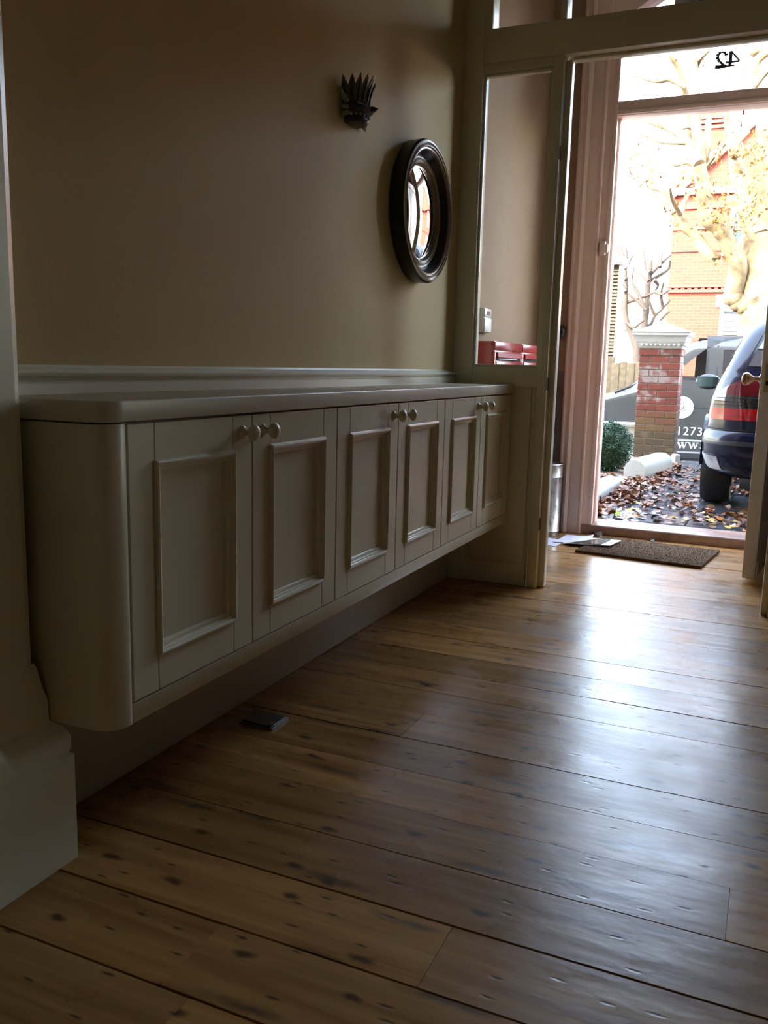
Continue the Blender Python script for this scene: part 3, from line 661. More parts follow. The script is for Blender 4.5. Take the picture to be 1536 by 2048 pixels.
# ---- brick gate pillar
PX0, PX1, PY0, PY1 = -1.405, -.980, 9.95, 10.375
pil = thing('gate_pillar', ((PX0+PX1)/2, (PY0+PY1)/2, 0), 'red brick gate pillar with a white moulded cap', 'pillar')
Box('mortar_core', M_mortar, PX0+.006, PX1-.006, PY0+.006, PY1-.006, -.05, 1.235, pil)
Box('plinth', M_conc, PX0-.03, PX1+.005, PY0-.03, PY1+.03, -.05, .045, pil, bevel=.006)
def brick_mat(name, c1, c2, eff, effc=(.62,.50,.45)):
    m = bpy.data.materials.new(name); m.use_nodes = True; n = m.node_tree; p = n.nodes['Principled BSDF']; L = n.links.new
    tc = n.nodes.new('ShaderNodeTexCoord'); oi = n.nodes.new('ShaderNodeObjectInfo'); ge = n.nodes.new('ShaderNodeNewGeometry')
    mx = n.nodes.new('ShaderNodeMix'); mx.data_type = 'RGBA'; mx.inputs[6].default_value = (*c1,1); mx.inputs[7].default_value = (*c2,1); L(oi.outputs['Random'], mx.inputs[0])
    no = n.nodes.new('ShaderNodeTexNoise'); no.inputs['Scale'].default_value = 7; no.inputs['Detail'].default_value = 7; L(ge.outputs['Position'], no.inputs['Vector'])
    mr = n.nodes.new('ShaderNodeMapRange'); mr.inputs[1].default_value = .62-eff*.2; mr.inputs[2].default_value = .70-eff*.2; L(no.outputs['Fac'], mr.inputs[0])
    m2 = n.nodes.new('ShaderNodeMix'); m2.data_type = 'RGBA'; L(mr.outputs[0], m2.inputs[0]); L(mx.outputs[2], m2.inputs[6]); m2.inputs[7].default_value = (*effc,1); L(m2.outputs[2], p.inputs['Base Color'])
    p.inputs['Roughness'].default_value = .85
    nb = n.nodes.new('ShaderNodeTexNoise'); nb.inputs['Scale'].default_value = 60; L(ge.outputs['Position'], nb.inputs['Vector'])
    bp = n.nodes.new('ShaderNodeBump'); bp.inputs['Strength'].default_value = .4; bp.inputs['Distance'].default_value = .006; L(nb.outputs['Fac'], bp.inputs['Height']); L(bp.outputs[0], p.inputs['Normal'])
    return m
MB_R = brick_mat('pillar_brick_red', (.165,.036,.02), (.115,.032,.02), .2, (.27,.20,.17))
MB_W = brick_mat('pillar_brick_limed', (.17,.04,.024), (.14,.046,.03), .72, (.25,.19,.165))
MB_M = brick_mat('pillar_brick_mixed', (.15,.042,.022), (.12,.07,.027), .2, (.15,.11,.056))
MB_B = brick_mat('pillar_brick_mossy', (.086,.055,.026), (.072,.048,.024), .35, (.12,.088,.046))
bm_cache = {}
def brick(x0, x1, y0, y1, z0, z1, m):
    k = (round(x1-x0,3), round(y1-y0,3), m.name)
    if k not in bm_cache: bm_cache[k] = MB().box(-k[0]/2, k[0]/2, -k[1]/2, k[1]/2, -.0325, .0325).mesh('brick', m, bevel=.003, seg=1)
    o = link_copy(bm_cache[k], 'brick', pil, Vector(((x0+x1)/2, (y0+y1)/2, (z0+z1)/2)) - pil.location)
    o.location.x += random.uniform(-.001,.001); o.location.y += random.uniform(-.0015,.0015)
g = .010; W_ = PX1-PX0; nC = 16
for c in range(nC):
    z0 = .047+c*.0745; z1 = z0+.065
    m = MB_B if c < 4 else (MB_M if c < 7 else (MB_R if c < 11 else MB_W))
    pd = 0 if c < nC-1 else .008
    q = (W_-2*g)/2; A = [(0, .5), (.5, 1)] if c % 2 else [(0, .26), (.26, .74), (.74, 1)]
    for (u0, u1) in A:
        xa, xb = PX0+W_*u0+(g/2 if u0 else 0), PX0+W_*u1-(g/2 if u1 < 1 else 0)
        if not u0: xa -= pd
        if u1 == 1: xb += pd
        brick(xa, xb, PY0-pd, PY0+.1, z0, z1, m); brick(xa, xb, PY1-.1, PY1+pd, z0, z1, m)
    ym = [(PY0+.11, PY1-.11)]
    for ya, yb in ym:
        brick(PX1-.1, PX1+pd, ya, yb, z0, z1, m); brick(PX0-pd, PX0+.1, ya, yb, z0, z1, m)
def sq(z, e): return [(PX0-e,PY0-e,z),(PX1+e,PY0-e,z),(PX1+e,PY1+e,z),(PX0-e,PY1+e,z)]
MB().loft([sq(z,e) for z,e in ((1.237,.004),(1.247,.012),(1.252,.014),(1.262,.016),(1.285,.034),(1.304,.042),(1.306,.036))]).build('cap_ornament', M_conc, pil, smooth=20)
for k in range(9):
    for fx_ in ('f', 'r'):
        t = (k+.5)/9
        p = (PX0+(W_)*t, PY0-.028, 1.277) if fx_ == 'f' else (PX1+.028, PY0+(PY1-PY0)*t, 1.277)
        MB().blob(p, (.017,.012,.017) if fx_ == 'f' else (.012,.017,.017), 8, 5).build('egg_ornament', M_conc, pil, smooth=70)
MB().loft([sq(z,e) for z,e in ((1.306,.038),(1.309,.046),(1.350,.054),(1.362,.056),(1.366,.066),(1.374,.078),(1.378,.082),(1.402,.084),(1.404,.088),(1.412,.092),(1.418,.088),(1.52,-.19))]).build('cap', M_conc, pil, smooth=15)
# low wall left of the pillar
lw = thing('garden_wall', (-3, 10.25, 0), 'low white rendered garden wall left of the brick pillar', 'wall')
Box('wall_body', M_conc, -6.5, PX0-.002, 10.17, 10.33, -.3, .365, lw); Box('coping', M_conc, -6.5, PX0-.002, 10.13, 10.37, .365, .408, lw, bevel=.008)

# ---- clipped bush
def leaf_cloud(b, centre, rad, n, size, shell=.75):
    for i in range(n):
        d = Vector((random.gauss(0,1), random.gauss(0,1), random.gauss(0,1))).normalized(); r_ = random.uniform(shell, 1.03)
        p = Vector(centre) + Vector((d.x*rad[0], d.y*rad[1], d.z*rad[2]))*r_
        t = Vector((random.gauss(0,1), random.gauss(0,1), random.gauss(0,1))).normalized()
        u = (d*.6+t).normalized(); v = u.orthogonal().normalized(); s = size*random.uniform(.6, 1.3)
        b.add([p, p+u*s+v*s*.45, p+u*s*2, p+u*s-v*s*.45], [(0,1,2,3)])
bu = thing('box_bush', (-1.49, 8.85, 0), 'round clipped dark green bush by the low white wall', 'bush')
b = MB(); leaf_cloud(b, (-1.49,8.85,.235), (.235,.235,.245), 9000, .010, .72)
for k in range(30):
    d = Vector((random.gauss(0,1), random.gauss(0,1), abs(random.gauss(0,.8)))).normalized(); leaf_cloud(b, Vector((-1.49,8.85,.235))+d*.225, (.05,.05,.05), 120, .010, .3)
f = b.build('foliage', mat('bush_leaf', (.016,.050,.010), .55, .4, var=.5, vscale=25), bu); f['kind'] = 'stuff'
MB().blob((-1.49,8.85,.23), (.19,.19,.2), 14, 9, .06).build('inner_twigs', mat('bush_core', (.018,.035,.012), .9), bu, smooth=80)
for k in range(4): MB().tube([(-1.49+.02*k-.03,8.85+.015*k,-.01),(-1.49+.05*(k-1.5),8.85+.03*(k-1.5),.16)], [.012,.008], 6).build('stem', M_bark2, bu)

# ---- fallen leaves
LM = [mat('leaf_brown', (.17,.062,.018), .5, var=.4, vscale=30), mat('leaf_dark', (.075,.035,.018), .45, var=.4, vscale=30), mat('leaf_orange', (.40,.13,.015), .5, var=.3, vscale=30),
      mat('leaf_yellow', (.5,.27,.02), .5, var=.2, vscale=30), mat('leaf_green', (.30,.34,.05), .5, var=.3, vscale=30), mat('leaf_pale', (.30,.20,.10), .55, var=.3, vscale=30)]
LN = ['dry brown fallen leaf', 'dark wet fallen leaf', 'orange fallen leaf', 'bright yellow fallen leaf', 'greenish fallen leaf', 'pale curled fallen leaf']
def leaf_mesh(m, curl, seed):
    rnd = random.Random(seed)
    out = [(0,-.5),(.18,-.42),(.32,-.28),(.36,-.10),(.38,.08),(.28,.24),(.16,.40),(0,.55),(-.17,.38),(-.30,.22),(-.37,.06),(-.35,-.12),(-.30,-.29),(-.17,-.42)]
    out = [(x*(1+rnd.uniform(-.15,.15)), y*(1+rnd.uniform(-.1,.1))) for x, y in out]
    h = lambda x, y: curl*(x*x*2.2 + .5*max(0, y)**2) + rnd.uniform(0, .035)
    vs = [(x, y, h(x, y)) for x, y in out] + [(0,-.2,.02), (0,.15,.03)]
    b = MB(); n = len(out)
    fs = [(i, (i+1) % n, n if (i < 4 or i >= 10) else n+1) for i in range(n)] + [(4, n, n+1), (10, n+1, n)]
    b.add(vs, fs); b.tube([(0,-.5,h(0,-.5)),(.03,-.85,.05)], [.012,.010], 4)
    return b.mesh('fallen_leaf', m)
LMESH = [[leaf_mesh(m, cu, i*7+j) for j, cu in enumerate((.25,.6,1.0))] for i, m in enumerate(LM)]
stuff = MB()
def drop(x, y, z, kind, s, as_obj=True, tilt=.35):
    me = random.choice(LMESH[kind])
    e = (random.gauss(0,tilt*.5), random.gauss(0,tilt*.5), random.uniform(0, 2*PI))
    if as_obj:
        o = bpy.data.objects.new('fallen_leaf', me); COL.objects.link(o); o.location = (x, y, z+.004); o.rotation_euler = e; o.scale = (s, s, s)
        zone = 'close to the door sill' if y < 6.3 else ('drifted along the white kerb' if x < -.85 else ('on the paving beside the blue car' if x > -.35 else 'in the middle of the wet path'))
        tag(o, LN[kind] + ' ' + zone, 'leaf', LN[kind].replace('leaf', 'leaves') + ' ' + zone)
    else:
        from mathutils import Euler
        R_ = Euler(e).to_matrix(); stuff.add([R_ @ (v.co*s) + Vector((x,y,z+.004)) for v in me.vertices], [tuple(p.vertices) for p in me.polygons])
def kindpick(): return random.choices(range(6), (38,22,19,8,4,11))[0]
spots = []
while len(spots) < 800:
    y = 5.72 + 3.9*random.random()**1.15; x = random.uniform(-1.15, .35)
    dens = .20 + .95*math.exp(-((x+1.05)/.22)**2) + .55*math.exp(-((x+.05)/.45)**2)*(1 if y < 7.6 else .3) + .25*math.exp(-((y-7.4)/.9)**2)
    if y < 5.95: dens *= .35
    if random.random() < dens and not (-.5 < x and 6.85 < y < 7.65) and all((x-a)**2+(y-c)**2 > .0012 for a, c in spots): spots.append((x, y))
spots.sort(key=lambda p: (p[1], p[0]))
for i, (x, y) in enumerate(spots):
    k = kindpick()
    if k == 4 and x > -.9: k = 0
    drop(x, y, .0 + random.choice([0,0,0,.01]), k, random.uniform(.045,.08), as_obj=i < 290)
for i in range(260):
    x = random.uniform(-1.9, -1.2); y = random.uniform(6.3, 9.4)
    if abs(x+1.245) < .11 and y < 7.66: continue
    drop(x, y, .0, kindpick(), random.uniform(.05,.085), as_obj=False)
for i in range(170):     # drift against the kerb, on its garden edge and by the pillar
    drop(random.gauss(-1.07,.06), random.uniform(6.0,8.3), random.uniform(0,.02), kindpick(), random.uniform(.06,.10), as_obj=False, tilt=.8)
for i in range(60): drop(random.gauss(-.93,.05), random.uniform(8.5,9.7), random.uniform(0,.02), kindpick(), random.uniform(.05,.08), as_obj=False, tilt=.8)
so_ = stuff.build('leaf_litter', LM[0]); so_['kind'] = 'stuff'; tag(so_, 'scattered litter of small brown leaves along the kerb and bed', 'leaves')
for dx, dy, k, sx, lb in ((-.925,5.27,1,.085,'dark curled dead leaf on the floor at the door sill'), (-.60,5.25,1,.05,'small dead leaf on the floorboards below the sill')):
    o = bpy.data.objects.new('fallen_leaf', LMESH[k][2]); COL.objects.link(o); o.location = (dx,dy,.003); o.scale = (sx,)*3; o.rotation_euler = (.1,.1,1.0); tag(o, lb, 'leaf')

# ---- cars: a body swept up through plan outlines
class Car:
    def __init__(s, levels, rc=.27, bow=.07): s.lv = levels; s.rc = rc; s.bow = bow
    def L(s, z):
        lv = s.lv
        if z <= lv[0][0]: return lv[0][1:]
        for a, b in zip(lv, lv[1:]):
            if z <= b[0]:
                t = (z-a[0])/(b[0]-a[0]); return tuple(a[i]+(b[i]-a[i])*t for i in (1,2,3))
        return lv[-1][1:]
    def P(s, z, q, side=-1, off=0):                # q 0..1 tail, 1..2 corner, 2..3 flank, 3..4 front corner, 4..5 nose
        w, r0, f0 = s.L(z); w += off; r0 -= off; f0 += off; rc = min(s.rc, max(.11, s.rc-.5*max(0, z-.72)))
        if q <= 1: x = (w-rc)*q; y = r0
        elif q <= 2: a = (q-1)*PI/2; x = w-rc+rc*math.sin(a); y = r0+rc-rc*math.cos(a)
        elif q <= 3: x = w; y = r0+rc+(f0-r0-2*rc)*(q-2)
        elif q <= 4: a = (q-3)*PI/2; x = w-rc+rc*math.cos(a); y = f0-rc+rc*math.sin(a)
        else: x = (w-rc)*(5-q); y = f0
        t = 1-(y-r0)/(f0-r0); y += s.bow*(x/w)**2*(max(0, t-.6)/.4); 
        t2 = (y-r0)/(f0-r0); x *= 1-.06*max(0, (.25-t2)/.25)**2-.10*max(0, (t2-.7)/.3)**2
        return Vector((side*x, y, z))
    def ring(s, z, nq=(4,8,14,6,4)):
        qs = [i+j/k for i, k in enumerate(nq) for j in range(k)] + [5]
        return [s.P(z, q, -1) for q in qs] + [s.P(z, q, 1) for q in reversed(qs[1:-1])]
    def body(s, n=None):
        zs = [l[0] for l in s.lv]; out = []
        for a, b in zip(zs, zs[1:]): out += [a+(b-a)*i/2 for i in range(2)]
        return MB().loft([s.ring(z) for z in out+[zs[-1]]])
    def patch(s, z0, z1, qa, qb, side=-1, off=.004, nz=6, nq=14, th=.006):
        fa = qa if callable(qa) else (lambda t: qa); fb = qb if callable(qb) else (lambda t: qb)
        b = MB(); vs = []
        for o in (off, off-th):
            for i in range(nz+1):
                t = i/nz; z = z0+(z1-z0)*t
                for j in range(nq+1): vs.append(s.P(z, fa(t)+(fb(t)-fa(t))*j/nq, side, o))
        k = (nz+1)*(nq+1); w = nq+1; fs = []
        for i in range(nz):
            for j in range(nq):
                a = i*w+j; fs += [(a,a+1,a+w+1,a+w), (k+a,k+a+w,k+a+w+1,k+a+1)]
        rim = [j for j in range(w)] + [i*w+nq for i in range(1,nz+1)] + [nz*w+j for j in range(nq-1,-1,-1)] + [i*w for i in range(nz-1,0,-1)]
        for i in range(len(rim)): a, d = rim[i], rim[(i+1)%len(rim)]; fs.append((a,d,k+d,k+a))
        return b.add(vs, fs)
CL = [(.30,.78,.20,4.22),(.36,.83,.13,4.32),(.46,.855,.10,4.40),(.60,.862,.095,4.42),(.72,.86,.10,4.40),(.82,.848,.115,4.33),(.90,.825,.14,4.20),(.96,.80,.165,3.9),(1.0,.775,.19,3.3),(1.03,.762,.205,3.2),(1.15,.715,.29,2.95),(1.27,.66,.39,2.65),(1.36,.605,.50,2.4),(1.41,.545,.63,2.2),(1.43,.43,.82,2.0)]
BL = [(.27,.76,.14,4.3),(.33,.84,.05,4.4),(.42,.875,.012,4.45),(.52,.882,.0,4.46),(.575,.88,.008,4.46),(.598,.868,.035,4.44)]
def make_car(loc, rz, paint, label, detail=True):
    t = thing('parked_car', loc, label, 'car', None, rz)
    C = Car(CL); B = Car(BL)
    C.body().build('body', paint, t, smooth=35, local=True)
    cg = mat('car_window', (.02,.025,.03), .03, 1.0)
    lo = dict(local=True, smooth=40)
    C.patch(1.045, 1.35, 0, lambda k: .965-.03*k, -1).build('rear_window', cg, t, **lo)
    C.patch(1.045, 1.35, 0, lambda k: .965-.03*k, 1).build('rear_window', cg, t, **lo)
    for sd in (-1, 1):
        C.patch(1.05, 1.33, lambda k: 2.02, lambda k: 2.30-.05*k, sd).build('quarter_window', cg, t, **lo)
        C.patch(1.05, 1.33, lambda k: 2.36-.04*k, lambda k: 2.62-.05*k, sd).build('side_window', cg, t, **lo)
        C.patch(1.05, 1.33, lambda k: 2.66-.04*k, lambda k: 2.98-.08*k, sd).build('side_window', cg, t, **lo)
        B.patch(.27, .598, 0, 2.30, sd, off=.0, nz=10, nq=28, th=.03).build('rear_bumper', paint, t, **lo)
        for wy in (.88, 3.55):
            w = MB().lathe([(.20,-.10),(.30,-.105),(.318,-.07),(.320,0),(.318,.07),(.30,.105),(.20,.10),(.19,.06),(0,.06)], (sd*.765,wy,.320), 'x', 40).build('wheel', mat('tyre_rubber', (.012,.012,.012), .8), t, smooth=30, local=True)
            MB().lathe([(.05,.02),(.19,.06*1),(.192,.075),(.17,.07),(.05,.085),(0,.086)], (sd*.765,wy,.320), 'x', 24).build('hub_cap', M_steel, w, smooth=40, local=True)
            if not detail: continue
            MB().add(*arch_ring(sd*.868, wy, .33, .36)).build('wheel_arch', paint, t, local=True)
        if not detail: continue
        rl_ = mat('tail_light_red', (.24,.006,.007), .08, .6); rd = mat('tail_light_dark', (.012,.012,.013), .08, .8)
        C.patch(.675, .755, .40, 1.74, sd, .007, 4, 20).build('tail_light_red', rl_, t, **lo)
        C.patch(.700, .704, .40, 1.74, sd, .009, 1, 20, .004).build('tail_light_rib', mat('tail_rib', (.16,.005,.006), .2), t, **lo)
        C.patch(.755, .845, lambda k: .40+.16*k, lambda k: 1.74-.06*k, sd, .006, 4, 20).build('tail_light_smoke', rd, t, **lo)
        for zz in (.775,.80,.825): C.patch(zz, zz+.004, .56, 1.68, sd, .009, 1, 20, .005).build('tail_light_rib', M_hole, t, **lo)
        C.patch(.845, .955, lambda k: .60+.28*k, lambda k: 1.62-.62*k**1.8, sd, .006, 8, 16).build('tail_light_top', mat('tail_light_deep', (.07,.005,.007), .08, .6), t, **lo)
        C.patch(.62, 1.36, lambda k: .36+.63*min(1, k*1.9), lambda k: .368+.63*min(1, k*1.9), sd, .003, 20, 1).build('tailgate_seam', M_hole, t, **lo)
        MB().blob((sd*1.02,2.80,.905), (.12,.055,.075), 14, 9).build('wing_mirror', mat('mirror_housing', (.02,.02,.022), .4), t, smooth=70, local=True)
        g_ = MB(); g_.prism([(sd*1.02-.095,.860),(sd*1.02+.085,.860),(sd*1.02+.095,.950),(sd*1.02-.098,.957)], 'y', 2.742, 2.750); g_.build('mirror_glass', mat('teal_mirror', (.10,.16,.16), .05, metal=.8), t, local=True)
        MB().blob((sd*.872,1.75,.82), (.018,.09,.018), 8, 6).build('door_handle', M_steel, t, smooth=70, local=True)
    if detail:
        MB().lathe([(0,-.30),(.08,-.29),(.105,-.22),(.105,.22),(.08,.29),(0,.30)], (-.30,.62,.235), 'x', 20).build('silencer', mat('dull_silencer', (.10,.10,.10), .5, metal=.5), t, smooth=50, local=True)
        C.patch(.600, .612, 0, 2.3, -1, .001, 1, 30).build('bumper_gap', M_hole, t, **lo); C.patch(.600, .612, 0, 2.3, 1, .001, 1, 30).build('bumper_gap', M_hole, t, **lo)
        B.patch(.505, .535, 0, 2.28, -1, .006, 2, 30).build('bumper_strip', mat('bumper_trim', (.02,.022,.03), .3), t, **lo); B.patch(.505, .535, 0, 2.28, 1, .006, 2, 30).build('bumper_strip', MATS['bumper_trim'], t, **lo)
        B.patch(.32, .42, 1.45, 2.1, -1, .004, 4, 12).build('bumper_scuff', mat('bumper_grey', (.30,.31,.33), .35, var=.4, vscale=14), t, **lo)
    return t
def arch_ring(x, y, r0, r1, n=20):
    vs, fs = [], []
    for i in range(n+1):
        a = PI*i/n; 
        for rr in (r0, r1): 
            for dx in (-.012, .012): vs.append((x+dx, y+rr*math.cos(a), .32+rr*math.sin(a)))
    for i in range(n):
        o = i*4; q = o+4
        fs += [(o,o+1,q+1,q),(o+2,q+2,q+3,o+3),(o,q,q+2,o+2),(o+1,o+3,q+3,q+1)]
    return vs, fs
M_blue = mat('dark_blue_car_paint', (.0018,.003,.015), .2, .25, coat=.1)
make_car((.395, 6.36, 0), math.radians(0), M_blue, 'dark blue estate car parked tail-on just outside the door')
struct(Box('ground_driveway', MATS['pavement_stone'], -3.2, 4.5, 21.3, 23.98, -.6, -.12), 'raised driveway in front of the brick house', 'ground')
make_car((3.1, 22.35, -.12), math.radians(90), mat('crimson_car_paint', (.35,.02,.05), .2, .6, coat=1), 'crimson car parked across the road, seen through the van window', False)

# ---- grey van
VZ = -.46
M_van = mat('grey_van_paint', (.045,.048,.045), .3, .4, coat=.2)
van = thing('van', (-2.62, 11.55, VZ), 'grey van parked in the street with a round white emblem', 'van', None, math.radians(9))
VL, VWd = 4.9, 1.90
#      z    front inset  side inset
vl = [(.30,.06,.04),(.36,.02,.015),(.55,0,.0),(.66,0,0),(.80,.02,0),(.95,.08,.01),(1.02,.22,.015),(1.08,.48,.02),(1.18,.84,.035),(1.39,1.09,.06),(1.46,1.16,.075),(1.53,1.24,.09),(1.62,1.34,.11),(1.70,1.43,.13),(1.74,1.48,.14),(1.84,1.68,.17),(1.90,1.95,.24),(1.93,2.3,.42)]
def vring(z, f, i):
    rc = .16
    base = [f+rc, max(f+rc+.02, min(1.02, f+.30)) if z < 1.1 else f+.30, 1.80, 1.86, 2.0, 3.2, 3.35, 4.55, VL-rc]
    near = [(x, i) for x in base]; far = [(x, VWd-i) for x in reversed(base)]
    ca = [(f+rc-rc*math.sin(PI/2*k/5), i+rc-rc*math.cos(PI/2*k/5)) for k in range(5, 0, -1)]           # front near corner
    cb = [(VL-rc+rc*math.sin(PI/2*k/5), i+rc-rc*math.cos(PI/2*k/5)) for k in range(1, 6)]
    cc = [(VL-rc+rc*math.cos(PI/2*k/5), VWd-i-rc+rc*math.sin(PI/2*k/5)) for k in range(0, 5)]
    cd_ = [(f+rc-rc*math.sin(PI/2*k/5), VWd-i-rc+rc*math.cos(PI/2*k/5)) for k in range(1, 6)]
    return [(x, y, z) for x, y in ca+near+cb+cc+far+cd_]
rings = [vring(*l) for l in vl]; n = len(rings[0]); vb = MB(); vs_ = [p for r_ in rings for p in r_]; fs = []
NE = 5
win_near = (NE+1, NE+4, NE+6)        # cell starts on the near side: door, mid, rear windows
o2 = 5+9+5+5; win_far = (o2+6, o2+3, o2+1)
for j in range(len(rings)-1):
    for i in range(n):
        if 9 <= j <= 13 and (i in win_near or i in win_far or i == n-1): continue
        fs.append((j*n+i, j*n+(i+1)%n, (j+1)*n+(i+1)%n, (j+1)*n+i))
fs += [tuple(range(n))[::-1], tuple(range((len(rings)-1)*n, len(rings)*n))]
vb.add(vs_, fs); vb.build('body', M_van, van, smooth=35, local=True)
M_vglass = glass('van_glass', (.92,.97,.95)); M_vdark = mat('dark_tinted_glass', (.015,.016,.016), .05, .8)
for side, cells in (('n', win_near), ('f', win_far)):
    for q, i in enumerate(cells):
        b = MB(); r_ = []
        for j in range(9, 15): r_.append([rings[j][i], rings[j][i+1]])
        vs = [(p[0], p[1]+(.004 if side == 'n' else -.004), p[2]) for pr in r_ for p in pr]
        b.add(vs, [(2*k, 2*k+1, 2*k+3, 2*k+2) for k in range(5)])
        b.build('side_window', M_vglass if (q == 0 or side == 'f') else M_vdark, van, local=True)
b = MB(); vs = []
for j in range(9, 15): vs += [rings[j][n-1], rings[j][0]]
b.add(vs, [(2*k, 2*k+1, 2*k+3, 2*k+2) for k in range(5)]); b.build('windscreen', M_vglass, van, local=True)
def near_pt(x, z):                          # a point on the near flank
    for a, b in zip(vl, vl[1:]):
        if a[0] <= z <= b[0]: t = (z-a[0])/(b[0]-a[0]); return a[2]+(b[2]-a[2])*t
    return 0
def flank(name, m, x0, x1, z0, z1, off=.004, th=.008, sub=None):
    b = MB(); N_ = 4; vs = []
    for j in range(N_+1):
        z = z0+(z1-z0)*j/N_; y = near_pt(x0, z)
        vs += [(x0,y-off,z),(x1,y-off,z),(x1,y-off+th,z),(x0,y-off+th,z)]
    fs = [(3,2,1,0), tuple(4*N_+k for k in range(4))] + [(4*j+k, 4*j+(k+1)%4, 4*j+4+(k+1)%4, 4*j+4+k) for j in range(N_) for k in range(4)]
    return b.add(vs, fs).build(name, m, sub or van, local=True)
M_seam = mat('seam_black', (.01,.01,.01), .6)
flank('door_seam', M_seam, 1.93, 1.942, .42, 1.80, .002); flank('door_seam', M_seam, 1.02, 1.03, .42, 1.12, .002)
flank('window_seal', M_seam, 1.80, 1.83, 1.39, 1.73, .002); flank('waist_seal', M_seam, 1.15, 1.9, 1.36, 1.39, .003)
flank('rub_strip', mat('van_plastic', (.28,.28,.27), .5), 1.0, 4.7, .575, .605, .008); flank('crease', M_seam, 1.0, 4.7, 1.0, 1.012, .002)
flank('crease', M_seam, 1.0, 4.7, .607, .614, .003); flank('side_skirt', mat('black_plastic', (.02,.02,.021), .5), .95, 4.6, .30, .42, .015)
flank('door_bottom_strip', MATS['van_plastic'], 1.0, 4.7, .425, .445, .006)
flank('headlight', mat('headlight_dark', (.10,.105,.11), .08, .8), .40, .60, .77, .96, .006)
MB().blob((.50,-.004,.865), (.06,.02,.07), 12, 8).build('headlight_lens', mat('headlight_lens', (.7,.7,.65), .1, metal=.6), van, smooth=70, local=True)
for wx in (.98, 3.95):
    w = MB().lathe([(.20,-.11),(.31,-.115),(.33,-.08),(.33,.08),(.31,.11),(.2,.1),(0,.08)], (wx,.10,.33), 'y', 36).build('wheel', MATS['tyre_rubber'], van, smooth=30, local=True)
    MB().lathe([(.21,-.10),(.205,-.075),(.1,-.09),(0,-.09)], (wx,.08,.33), 'y', 24).build('wheel_trim', M_steel, w, smooth=40, local=True)
    vs, fs = [], []
    for i in range(21):
        a = PI*i/20
        for rr in (.36, .43): vs += [(wx+rr*math.cos(a), -.010, .33+rr*math.sin(a)), (wx+rr*math.cos(a), .03, .33+rr*math.sin(a))]
    for i in range(20): o = i*4; q = o+4; fs += [(o,q,q+2,o+2),(o+1,o+3,q+3,q+1),(o,o+1,q+1,q),(o+2,q+2,q+3,o+3)]
    MB().add(vs, fs).build('wheel_arch', mat('van_arch', (.20,.205,.2), .3, coat=.5), van, local=True)
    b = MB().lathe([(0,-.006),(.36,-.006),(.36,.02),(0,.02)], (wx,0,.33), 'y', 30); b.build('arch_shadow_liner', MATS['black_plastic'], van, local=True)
MB().tube([(.70,.28,1.16),(.95,.24,1.27),(1.0,.7,1.30)], .016, 8).build('wiper', M_seam, van, smooth=60, local=True)
MB().blob((1.18,-.13,1.16), (.07,.12,.11), 12, 8).build('wing_mirror', MATS['black_plastic'], van, smooth=70, local=True)
# emblem and lettering on the flank
M_let = mat('white_lettering', (.82,.80,.72), .5); M_letg = mat('grey_print', (.10,.10,.09), .6)
EX, EZ, ER = 1.545, 1.005, .140
em = MB().lathe([(ER,-.004),(ER,.004)], (EX, near_pt(0,EZ)-.006, EZ), 'y', 48).build('emblem', M_let, van, local=True)
def text_mesh(txt, size):
    cu = bpy.data.curves.new('t', 'FONT'); cu.body = txt; cu.size = size; cu.extrude = .0015; cu.resolution_u = 3; cu.space_character = 1.12
    o = bpy.data.objects.new('t', cu); COL.objects.link(o); bpy.context.view_layer.update()
    me = bpy.data.meshes.new_from_object(o.evaluated_get(bpy.context.evaluated_depsgraph_get())); bpy.data.objects.remove(o); return me
def put_text(txt, size, x, z, ang, parent, m, off, name):
    me = text_mesh(txt, size); me.materials.clear(); me.materials.append(m)
    o = bpy.data.objects.new(name, me); COL.objects.link(o); o.parent = parent
    o.location = (x, near_pt(0, z)-off, z); o.rotation_euler = (PI/2, ang, 0); return o
ring_txt = 'GUILD\u00b7MASTER\u00b7CRAFTSMEN\u00b7'
for i, ch in enumerate(ring_txt):
    a = math.radians(98 - i*360/len(ring_txt)*.94)
    put_text(ch, .036, EX+.110*math.cos(a), EZ+.110*math.sin(a), -(a-PI/2), em, M_letg, .0125, 'emblem_letter')
b = MB(); y_ = near_pt(0,EZ)-.0125
stroke(b, [(EX-.035,EZ+.012),(EX-.022,EZ+.045),(EX+.005,EZ+.052),(EX+.025,EZ+.035),(EX+.022,EZ+.005),(EX+.005,EZ-.02),(EX-.02,EZ-.035)], [.004,.006,.004,.005,.008,.006,.004], y_, y_+.002)
stroke(b, [(EX+.012,EZ-.038),(EX+.05,EZ-.032)], [.005,.004], y_, y_+.002); stroke(b, [(EX-.06,EZ-.05),(EX+.06,EZ-.05)], [.002,.002], y_, y_+.002); stroke(b, [(EX-.005,EZ-.085),(EX+.005,EZ-.07)], [.005,.004], y_, y_+.002)
b.build('emblem_crest', M_letg, em, local=True)
put_text('1273', .150, 1.495, .655, 0, van, M_let, .006, 'phone_lettering')
b = MB(); y_ = near_pt(0,.5)-.006
for k in range(2):
    x0 = 1.525+k*.135; zb, zt = .485, .56
    stroke(b, [(x0+.006,zt),(x0+.038,zb)], [.009,.008], y_, y_+.002); stroke(b, [(x0+.038,zb),(x0+.062,zt)], [.004,.004], y_, y_+.002)
    stroke(b, [(x0+.056,zt),(x0+.084,zb)], [.009,.008], y_, y_+.002); stroke(b, [(x0+.084,zb),(x0+.108,zt)], [.004,.004], y_, y_+.002)
    for c_ in (x0+.006, x0+.060, x0+.108): stroke(b, [(c_-.016,zt),(c_+.016,zt)], [.003,.003], y_, y_+.002)
b.lathe([(.010,0),(.010,.002)], (1.812,y_,.496), 'y', 10)
b.build('web_lettering', M_let, van, local=True)

